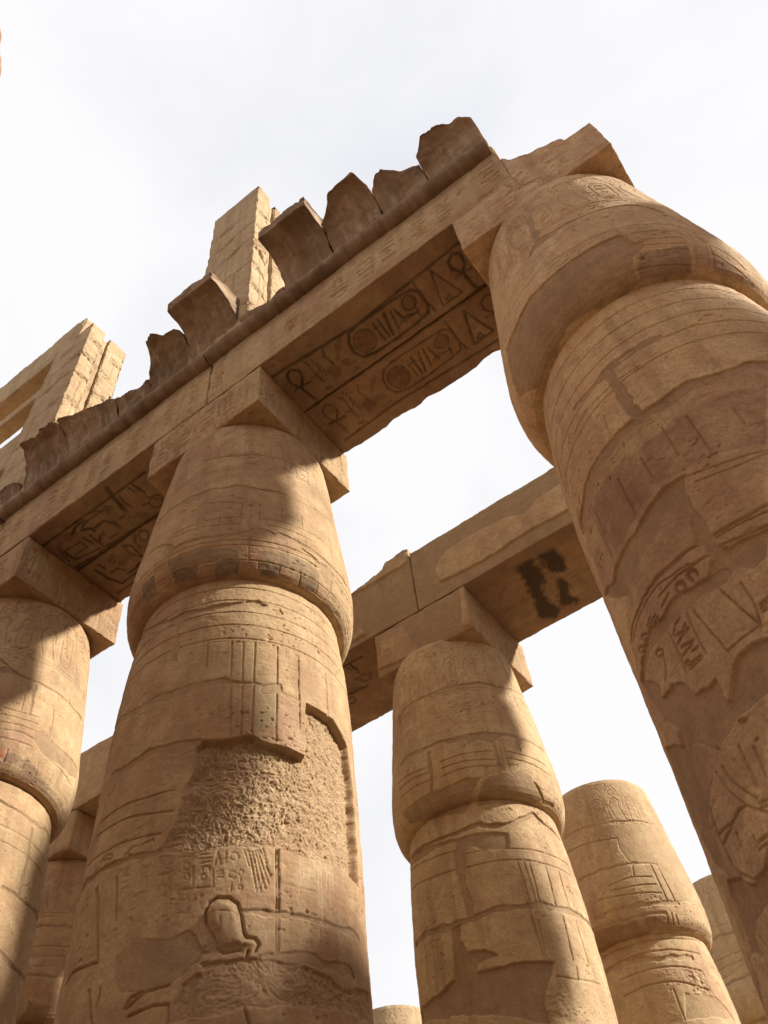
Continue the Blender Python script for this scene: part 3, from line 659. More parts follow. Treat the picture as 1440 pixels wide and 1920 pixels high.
['g',[[18,8.7],[28.3,8.68],[40.5,8.66]],0.014,0.009],
['g',[[45.9,9.32],[46.7,9.06],[43.3,8.61]],0.014,0.009],
['g',[[48.7,9.29],[50.8,9.05],[48.6,8.62]],0.014,0.009],
['g',[[52.1,9.03],[51.4,8.63]],0.014,0.009],
['g',[[52.6,8.95],[60.8,8.88],[67.6,8.77]],0.014,0.009],
['g',[[51.4,8.81],[59,8.74],[67.2,8.68]],0.014,0.009],
['k',[[22.4,8.87],[32.2,8.85],[42.2,8.87],[41.5,8.61],[18.5,8.61]],[0.16,0.1,0.09],0.7],
['k',[[51.1,8.78],[63,8.73],[73.7,8.66],[60.3,8.61],[51.4,8.63]],[0.2,0.13,0.12],0.55],
['k',[[44.2,8.9],[51.9,8.91],[51.4,8.63],[43.2,8.62]],[0.36,0.22,0.17],0.5],
['g',[[-100,8.35],[100,8.35]],0.01,0.011],
['g',[[-100,8.1],[100,8.1]],0.01,0.011],
['g',[[-100,7.84],[100,7.84]],0.01,0.011],
['g',[[-100,7.6],[100,7.6]],0.01,0.011],
['g',[[-100,7.37],[100,7.37]],0.01,0.011],
['j',[[-30.2,7.68],[-19.6,7.65],[-10.5,7.67],[-3.1,7.66],[3.7,7.65],[11.6,7.64]],0.032,0.012],
['j',[[-11.1,7.6],[-11.2,7.33],[-10.9,7.04],[-10.5,6.84]],0.06,0.012],
['j',[[-31.2,7.67],[-22.8,7.65],[-13.5,7.63],[-7.2,7.62]],0.03,0.012],
['j',[[-56.8,6.78],[-46.9,6.8],[-35.3,6.87],[-28.3,6.86],[-21.6,6.86],[-12.2,6.84],[-5.5,6.83],[2.5,6.82],[9.2,6.86],[16.2,6.82],[24,6.83],[29.5,6.86],[35.4,6.83]],0.075,0.012],
['k',[[-41.3,6.64],[-31.1,6.66],[-16,6.57],[-6.5,6.56],[1.3,6.59],[15.8,6.62],[30.4,6.58],[17.6,5.95],[7.5,6.03],[-1.8,6.1],[-8,6.09],[-15.2,6.11],[-21.3,6.1],[-36.5,6.03],[-46.2,6.1],[-45.5,6.46]],[0.2,0.1,0.072],0.72],
['k',[[-40.4,6.76],[-32.1,6.71],[-27.5,6.72],[-23.9,6.75],[-12.9,6.72],[-4.9,6.72],[3.9,6.73],[9.6,6.73],[1.3,6.59],[-6.5,6.56],[-16,6.57],[-31.1,6.66],[-39.8,6.64]],[0.36,0.27,0.14],0.5],
['g',[[-5.3,6.59],[-5.5,6.24]],0.012,0.01],
['g',[[3,6.55],[3.3,6.11]],0.012,0.01],
['g',[[-16.3,6.48],[-15.7,6.24]],0.012,0.01],
['g',[[-27.1,6.52],[-27.3,6.13]],0.012,0.01],
['g',[[-21.1,7.2],[-22,6.92]],0.012,0.01],
['g',[[16.2,6.41],[15.9,6.21]],0.012,0.01],
['g',[[-44.3,6.66],[-43.1,6.33],[-42,6.03]],0.012,0.01],
['g',[[-46.6,6.68],[-45.7,6.36],[-45.3,6.08]],0.012,0.01],
['g',[[-9.7,7.42],[-0.6,7.4]],0.012,0.01],
['g',[[-37.3,7.45],[-26.1,7.46],[-14.2,7.43]],0.012,0.01],
['g',[[-6.8,6.02],[2.8,5.95],[16.5,5.89]],0.012,0.01],
['g',[[-5.4,5.92],[4.3,5.87],[15.9,5.86]],0.012,0.01],
['p',[[-65.8,6.13],[-50.8,5.98],[-46,6.02],[-37.4,6],[-28.9,6],[-22.7,6.04],[-15,6.09],[-7,6.05],[-9.6,5.85],[-10.2,5.71],[-9.6,5.6],[-9.6,5.47],[-9.9,5.35],[-8,5.32],[-3.9,5.31],[3.8,5.27],[0.1,5.1],[-4.7,5.09],[-7.8,5.14],[-15.1,5.15],[-15.5,5.23],[-12.8,5.32],[-12.6,5.41],[-13.7,5.49],[-12.9,5.56],[-12.2,5.71],[-15.8,5.77],[-21.7,5.79],[-28.6,5.8],[-35.5,5.77],[-44.3,5.71],[-46.8,5.71]],0.02],
['g',[[-37.8,5.53],[-32.2,5.55],[-25.1,5.52],[-18.1,5.5],[-12.7,5.46]],0.024,0.014],
['g',[[-9.2,5.46],[-4,5.45],[1.7,5.44],[7.6,5.45]],0.024,0.014],
['g',[[-33.5,5.41],[-26.6,5.41],[-19.4,5.38],[-12.8,5.35]],0.016,0.014],
['g',[[-8.8,5.43],[-2.8,5.42],[6.5,5.4]],0.016,0.014],
['g',[[-9.3,5.36],[-3.7,5.33],[4.5,5.3]],0.016,0.014],
['g',[[-20.7,5.29],[-21.3,5.31],[-21.4,5.34],[-20.8,5.36],[-19.8,5.36],[-18.9,5.35],[-18.3,5.32],[-18.5,5.29]],0.02,0.018],
['g',[[-26,5.28],[-26.9,5.31],[-27,5.34],[-26.4,5.36],[-25.2,5.36],[-24,5.34],[-23.5,5.31],[-23.7,5.28]],0.02,0.018],
['g',[[-59,5.52],[-51.5,5.54],[-44.1,5.53],[-35.8,5.54],[-29.1,5.52],[-20.6,5.49]],0.022,0.018],
['g',[[-56,5.48],[-47.9,5.49],[-39.4,5.49],[-32,5.49],[-27,5.45],[-19.8,5.41]],0.012,0.012],
['g',[[-59,5.5],[-58.6,5.29]],0.012,0.012],
['j',[[-62.5,5.25],[-52.5,5.26],[-44.9,5.29],[-37.2,5.24],[-29.9,5.24],[-23,5.19],[-16.1,5.17],[-13.1,5.17]],0.075,0.022],
['g',[[-48.8,5.33],[-49.8,5.36],[-50.1,5.38],[-49.5,5.39],[-48.4,5.38],[-47.1,5.36],[-46.1,5.34]],0.016,0.015],
['g',[[-50.9,5.3],[-52.4,5.3],[-54.2,5.34],[-55.2,5.37],[-54.4,5.38],[-52.5,5.36],[-50.9,5.32],[-50.9,5.3]],0.016,0.015],
['g',[[-43.7,5.34],[-38,5.35]],0.016,0.015],
['g',[[-42.8,5.31],[-37.5,5.32]],0.016,0.015],
['g',[[-44.3,5.37],[-40.8,5.38]],0.016,0.015],
['g',[[-34.5,5.34],[-29.7,5.36]],0.016,0.015],
['g',[[-31.9,5.3],[-28.9,5.29]],0.016,0.015],
['g',[[-26.2,5.28],[-27,5.31],[-27.1,5.34],[-26.3,5.35],[-25.3,5.35],[-24.2,5.33],[-23.8,5.3]],0.016,0.015],
['g',[[-20.5,5.27],[-21.2,5.3],[-21.2,5.33],[-20.5,5.34],[-19.5,5.34],[-18.6,5.32],[-18.2,5.3]],0.016,0.015],
['p',[[-64.8,5.28],[-53.6,5.05],[-51.2,4.99],[-53.3,4.91],[-46.3,4.88],[-44.6,4.89],[-40.3,4.81],[-37.7,4.65],[-28.3,4.62],[-29.1,4.49],[-28.3,4.43],[-25,4.55],[-19.9,4.63],[-15.7,4.65],[-10.5,4.62],[-16.7,4.36],[-22.7,4.34],[-27.6,4.35],[-33.5,4.32],[-40.3,4.27],[-47.1,4.19],[-60.7,4.39],[-59.7,4.52],[-52.7,4.57],[-50.9,4.67],[-55.9,4.79],[-59.7,4.86],[-63,5.1]],0.02],
['g',[[-36.2,5.22],[-36.1,5.04],[-36.8,4.82]],0.014,0.014],
['g',[[-27,5.17],[-27.7,4.98],[-27.6,4.81]],0.014,0.014],
['g',[[-25.5,5.18],[-23.6,4.93],[-21.4,4.69]],0.014,0.014],
['g',[[-15.3,5.11],[-13.1,4.91],[-10.5,4.72]],0.014,0.014],
['g',[[-9.4,5.04],[-9.3,4.85],[-10.5,4.72],[-20.9,4.71]],0.014,0.014],
['g',[[-41.6,5.12],[-44,5.01],[-46.7,4.96]],0.014,0.014],
['g',[[-42.3,5.1],[-43.3,5.1],[-44.6,5.11],[-45.5,5.14],[-45.5,5.16],[-44.5,5.16],[-43.2,5.15],[-42.3,5.12],[-42.3,5.1]],0.014,0.014],
['g',[[-34.8,5.1],[-32.8,5.14],[-28.9,5.17]],0.018,0.014],
['g',[[-30.3,5.07],[-29.2,5.08]],0.018,0.014],
['g',[[-33.8,5.08],[-28.7,5.04]],0.018,0.014],
['g',[[-34.9,5.03],[-32.1,5.04],[-29,5.03]],0.018,0.014],
['g',[[-34.3,4.99],[-29.2,4.95]],0.018,0.014],
['g',[[-35.1,4.94],[-29.9,4.94]],0.018,0.014],
['g',[[-31.2,4.9],[-28.9,4.89]],0.018,0.014],
['g',[[-35.4,4.85],[-29.4,4.83]],0.018,0.014],
['g',[[-34.8,4.82],[-29.3,4.81]],0.018,0.014],
['g',[[-34,4.86],[-34.7,4.85],[-35.6,4.87],[-35.6,4.89],[-34.9,4.89],[-34,4.88],[-34,4.86]],0.018,0.014],
['g',[[-8.4,4.81],[-5.9,4.82]],0.018,0.014],
['g',[[-8.4,4.78],[-6.7,4.79]],0.018,0.014],
['g',[[-8.2,4.83],[-5.2,4.85]],0.018,0.014],
['p',[[-67.6,4.8],[-36.4,4.3],[-42.2,4.25],[-47.2,4.19],[-51.6,4.14],[-55,4.07],[-55.1,3.9],[-56.2,3.78],[-67.1,4.01],[-72.2,4.34]],0.016],
['p',[[-49.8,3.7],[-46.9,3.64],[-40.5,3.62],[-35.8,3.7],[-42.8,3.52],[-49.4,3.52],[-54,3.47],[-54.8,3.37],[-61.4,3.44],[-60.5,3.65],[-57.8,3.77]],0.014],
['g',[[-38.6,4.21],[-38.1,4.11],[-35.3,4],[-32.9,3.92]],0.017,0.011],
['g',[[-41.8,4.22],[-40.6,4.08],[-37,3.94]],0.017,0.011],
['g',[[-27,4.15],[-27.2,4.06],[-27.6,3.97]],0.017,0.011],
['g',[[-45.2,3.93],[-39.4,3.95],[-37,3.94],[-34.2,3.88],[-31.4,3.82]],0.017,0.011],
['g',[[-44.1,3.92],[-51.6,3.92],[-50.5,3.76],[-45,3.64],[-40.5,3.62],[-37.3,3.65]],0.017,0.011],
['g',[[-32.7,3.89],[-29.9,3.88]],0.017,0.011],
['g',[[-33,3.87],[-30.5,3.85]],0.017,0.011],
['g',[[-38.7,3.75],[-34.2,3.74]],0.017,0.011],
['g',[[-38.7,3.72],[-35.4,3.71]],0.017,0.011],
['g',[[-38.4,3.79],[-38.9,3.74]],0.017,0.011],
['g',[[-30.8,4.21],[-31.2,3.97]],0.017,0.011],
['g',[[-51.6,3.5],[-51.9,3.41],[-50.7,3.36]],0.017,0.011],
['g',[[-43.9,3.88],[-44.4,3.76],[-44.5,3.67]],0.017,0.011],
['g',[[-51.5,3.98],[-44.8,3.94]],0.017,0.011],
['g',[[-50.8,4.12],[-52.3,4],[-51.6,3.82],[-49.5,3.7]],0.025,0.018],
['k',[[-55.3,6.74],[-34.6,6.85],[-21,6.84],[-5.2,6.81],[9.4,6.85],[24.1,6.81],[34.9,6.81],[-5.4,4.85],[-65.8,6.13]],[0.26,0.15,0.105],0.5],  # this film and the next two: paint remains plus shade painted onto lower shaft
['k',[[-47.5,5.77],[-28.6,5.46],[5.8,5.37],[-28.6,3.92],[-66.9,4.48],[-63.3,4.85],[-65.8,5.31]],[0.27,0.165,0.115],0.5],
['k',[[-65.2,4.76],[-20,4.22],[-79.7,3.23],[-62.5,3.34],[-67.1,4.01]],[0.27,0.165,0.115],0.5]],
'M':[['j',[[-58,10.67],[-42,10.73],[-19.7,10.69],[0.7,10.7],[19.4,10.74],[34.9,10.7],[56.7,10.81],[88.5,11.04]],0.035,0.014],
['j',[[-53.5,9.72],[-37.8,9.68],[-22.8,9.62],[-6,9.62],[7.8,9.63],[28,9.65],[46.7,9.64],[67.5,9.66]],0.035,0.014],
['p',[[-14.1,9.62],[-2.1,9.61],[7.5,9.6],[27.9,9.63],[17.8,9.44],[12.5,9.5],[9,9.54],[3.6,9.45],[1.5,9.56],[-10.4,9.54]],0.012],
['j',[[-25.5,9.52],[-25.3,9.19],[-26.5,8.87]],0.035,0.016],
['g',[[-17.9,9.27],[-4.1,9.29],[17.4,9.29]],0.02,0.016],
['g',[[-17.6,9.15],[-3,9.16],[17.2,9.14]],0.02,0.016],
['g',[[-18.5,9.02],[-2,9.05],[17.3,9.03]],0.02,0.016],
['g',[[-58.4,9.42],[-41.6,9.35],[-27.7,9.27]],0.02,0.016],
['g',[[-56.4,9.28],[-39.2,9.24],[-27.2,9.18]],0.02,0.016],
['g',[[-55.7,9.12],[-37.6,9.09],[-27,9.04]],0.02,0.016],
['g',[[25.4,9.3],[40.1,9.29],[59.4,9.29]],0.02,0.016],
['g',[[25.2,9.18],[42.1,9.16],[61.5,9.13]],0.02,0.016],
['g',[[25.1,9.06],[32.3,9.07]],0.02,0.016],
['g',[[18.9,9.5],[21,8.96]],0.02,0.016],
['g',[[23.7,9.53],[22,8.96]],0.02,0.016],
['g',[[25.8,9.54],[25.8,9.02]],0.02,0.016],
['g',[[38.2,9.57],[37.8,9.37]],0.02,0.016],
['p',[[0.8,8.54],[5.2,8.77],[13.4,8.88],[23.2,8.94],[27.8,8.88],[34,9.02],[40.4,9],[43,8.88],[50.2,8.66],[42.3,8.57],[26.8,8.54]],-0.01],
['p',[[-57.9,8.88],[-36,8.88],[-19.4,8.83],[-3.2,8.89],[5.8,8.86],[1.2,8.75],[-8.4,8.46],[-34.6,8.58],[-53.8,8.67]],0.015],
['j',[[42.8,8.85],[47.6,8.74],[53.1,8.66],[63,8.67]],0.03,0.03],
['e',[[-19.9,10.66],[0.3,10.65],[18.4,10.64],[18.3,10.16],[13.8,9.88],[3.2,9.82],[-12.7,9.93],[-20.3,10.25]],0.016],
['j',[[-88.3,8.41],[-43.8,8.24],[-20.6,8.18],[0.1,8.22],[6.9,8.15],[22.4,8.19],[43.6,8.44],[51.8,8.32],[70.7,8.22]],0.04,0.03],
['p',[[-88.2,8.3],[-59.2,8.26],[-33.2,8.14],[-16.2,8.08],[-2.3,8.08],[18,8.03],[15.6,7.8],[-0.7,7.82],[-9.6,7.92],[-14.7,7.9],[-17.8,8.03],[-33.5,8.08],[-53.6,8.11]],0.018],
['j',[[-16.5,8.02],[-17.7,7.65],[-16.9,7.26],[-15.8,6.94]],0.08,0.014],
['j',[[-71.4,7.07],[-49.9,7.02],[-33.6,6.93],[-14.9,6.91],[-1.2,6.96],[11.8,6.97],[26.4,6.98],[37.6,6.98],[52.4,6.98],[88.4,7]],0.05,0.02],
['g',[[-88.3,8.24],[-42.9,7.99],[-19.9,7.91]],0.018,0.015],
['g',[[-14,7.81],[3.8,7.8],[21.5,7.79],[41.3,7.78],[69.1,7.79]],0.018,0.015],
['g',[[-88.1,7.97],[-42.5,7.71],[-21.7,7.64]],0.018,0.015],
['g',[[-14.3,7.61],[2.3,7.62],[23.2,7.62],[38.5,7.6],[65.9,7.61]],0.018,0.015],
['g',[[19.5,7.6],[21.9,6.99]],0.018,0.015],
['g',[[23.7,7.6],[25.8,6.98]],0.018,0.015],
['g',[[27.5,7.57],[28.2,7.02]],0.018,0.015],
['g',[[39.5,7.57],[39.4,7.01]],0.018,0.015],
['g',[[50.4,7.57],[51.2,6.96]],0.018,0.015],
['g',[[20.4,6.84],[22.4,6.33]],0.018,0.015],
['g',[[24.2,6.78],[23.7,6.31]],0.018,0.015],
['g',[[42.8,6.87],[41.8,6.32]],0.018,0.015],
['g',[[53.9,6.88],[55.5,6.32]],0.018,0.015],
['g',[[27.2,6.1],[40.1,6.08],[63.5,6.13]],0.018,0.015],
['g',[[43.2,6.24],[42,6.09]],0.018,0.015],
['g',[[-55.8,6.89],[-56.7,6.42]],0.018,0.015],
['p',[[-31,6.91],[-23.3,6.9],[-24.9,6.7],[-20.2,6.54],[-11.6,6.51],[-3.9,6.4],[-17.1,6.37],[-18.6,6.25],[-5.3,6.25],[7.1,6.27],[28.1,6.26],[21.6,5.99],[16.8,5.79],[17.7,5.56],[-87.9,6.19],[-88,6.32],[-48.4,6.22],[-32.5,6.28],[-31.4,6.55]],0.035],
['r',[[7.6,6.22],[12.2,6.16],[11.2,5.88],[6.2,5.87]],0.035],
['e',[[19.1,5.95],[32.8,6],[29.1,5.56],[13.8,5.56]],0.02]],
'L':[['j',[[-10.3,10.4],[-2.9,10.27],[4.1,10.18],[14.4,10.17],[24.4,10.16],[36,10.17],[49.5,10.15],[66.6,10.21]],0.022,0.012],
['p',[[-8.7,10.26],[-2.8,10.26],[6.9,10.15],[3.1,10.15],[-4.1,10.16],[-7.5,10.15]],0.008],
['j',[[15.5,10.09],[16,9.81],[15.3,9.57]],0.028,0.01],
['p',[[-10,11.03],[-4.2,11.3],[-2.6,11.22],[-4.9,11.05]],0.008],
['g',[[0.3,9.52],[7.5,9.52],[14.9,9.54],[22.4,9.56]],0.016,0.014],
['g',[[0.4,9.4],[11.2,9.42],[22.7,9.45]],0.016,0.014],
['g',[[1.6,9.28],[12.3,9.31],[23.2,9.32]],0.016,0.014],
['g',[[2.8,9.16],[13.4,9.21],[23.2,9.19]],0.016,0.014],
['g',[[4.3,9.04],[14.9,9.06],[22.7,9.07]],0.016,0.014],
['g',[[10.9,9.85],[10.9,9.56]],0.016,0.014],
['g',[[31.9,9.83],[32.2,9.32]],0.016,0.014],
['g',[[20.4,11.42],[23.3,11.04]],0.016,0.014],
['g',[[31,11.44],[34.8,10.94]],0.016,0.014],
['g',[[41,11.65],[44.5,11.1]],0.016,0.014],
['p',[[22.1,9.29],[27.4,9.38],[35.6,9.31],[52.5,9.33],[68.5,9.38],[68.3,9.21],[54.5,9.09],[40.4,9.06],[30.4,9.03],[23.4,9.17]],0.01],
['j',[[16.8,8.27],[26,8.25],[43.1,8.22],[59.9,8.3],[88.2,8.41]],0.025,0.014],
['j',[[44.4,8.11],[44.5,7.75],[45.1,7.22]],0.028,0.014],
['j',[[30.3,7.19],[42.6,7.2],[61.4,7.23],[88.1,7.33]],0.028,0.014],
['j',[[41,6.52],[54.8,6.46],[88,6.57]],0.028,0.014],
['g',[[-100,8.58],[100,8.58]],0.016,0.013],
['g',[[-100,8.6],[100,8.6]],0.016,0.013],
['g',[[-100,7.95],[100,7.95]],0.016,0.013],
['g',[[-100,7.75],[100,7.75]],0.016,0.013],
['k',[[6.3,8.88],[9.8,8.88],[10.5,8.8],[7.8,8.78]],[0.4,0.1,0.05],0.7],
['k',[[3.1,9.14],[19.3,9.21],[21.1,9.09],[4.5,9.02]],[0.42,0.24,0.17],0.45],
['k',[[10.4,8.87],[22.8,8.87],[36.4,8.75],[52.4,8.67],[40.3,8.65],[21.5,8.73],[8.8,8.72],[9.5,8.78]],[0.055,0.052,0.052],0.5],
['g',[[30.1,8.9],[31.1,8.71]],0.016,0.012],
['g',[[22.2,8.84],[21.5,8.73]],0.016,0.012],
['g',[[42.5,8.89],[41.8,8.72]],0.016,0.012],
['g',[[55.5,8.9],[55,8.73]],0.016,0.012],
['g',[[10.4,8.91],[10.5,8.73]],0.016,0.012],
['g',[[31.6,9.03],[47.9,9.02],[63,9.02]],0.016,0.012]],
'P':[['j',[[-46.3,10.95],[-27,10.89],[-10.2,10.85],[13.2,10.83],[45.9,10.82]],0.03,0.016],
['p',[[-9.1,10.8],[12.5,10.78],[44.7,10.78],[89.6,11.05],[70.8,9.55],[57.4,9.17],[37.5,9.09],[34.4,9.85],[11.8,9.87],[7.2,10.19],[8.4,10.49],[-11.3,10.62]],0.006],
['g',[[-47.9,10.62],[-17.8,10.52],[7.9,10.46],[8.2,10.26]],0.022,0.018],
['g',[[-11.5,9.54],[7.9,9.6],[24.7,9.57]],0.022,0.018],
['g',[[-11.3,9.43],[6.9,9.42],[26.4,9.41]],0.022,0.018],
['g',[[-23,9.36],[-1.7,9.29],[27.9,9.24]],0.022,0.018],
['g',[[28.6,9.84],[30.8,9.05]],0.022,0.018],
['g',[[34.4,9.85],[37.5,9.09]],0.022,0.018],
['g',[[12.6,9.83],[10.5,9.59]],0.022,0.018],
['g',[[40.4,9.57],[40.8,9.1]],0.022,0.018],
['j',[[-36.9,9.9],[-18.4,9.89],[11.8,9.87],[34.4,9.85]],0.03,0.016],
['j',[[-28.8,9.07],[-10.3,9.06],[8.7,9.05],[40.3,9.06]],0.05,0.02],
['j',[[-35.4,8.91],[-7.7,8.86],[25.6,8.88]],0.03,0.02],
['k',[[-36.4,8.88],[-3.2,8.8],[24.9,8.83],[30.2,8.78],[61.1,8.76],[89.3,8.78],[79.7,8.66],[47.5,8.62],[17.1,8.61],[-14.5,8.6],[-42.3,8.61]],[0.2,0.105,0.05],0.75],
['g',[[-40.1,8.5],[-9.9,8.49],[15.3,8.49],[40.9,8.5],[65.7,8.54]],0.025,0.02],
['g',[[-39,8.27],[-9.5,8.29],[19.4,8.29],[51.8,8.25]],0.025,0.02],
['g',[[-27.1,7.99],[-0.3,8],[21.4,7.99],[46.2,7.92]],0.025,0.02],
['g',[[-28.1,7.71],[-4.1,7.76],[16.8,7.74],[45.2,7.6]],0.025,0.02],
['g',[[26.7,8.86],[26.4,8.7]],0.025,0.02],
['g',[[31.2,8.87],[31,8.69]],0.025,0.02],
['g',[[34.6,8.84],[35.8,8.69]],0.025,0.02],
['g',[[13.5,7.63],[14.2,7.11]],0.025,0.02],
['j',[[-39.8,8.22],[-20.4,8.21],[16.9,8.15],[41.2,8.15]],0.06,0.02],
['e',[[27.2,7.9],[45.3,7.89],[48,7.49],[27.4,7.52]],0.03],
['p',[[21.6,7.53],[51.4,7.48],[64.3,7.17],[14.2,7.11]],0.012]]}
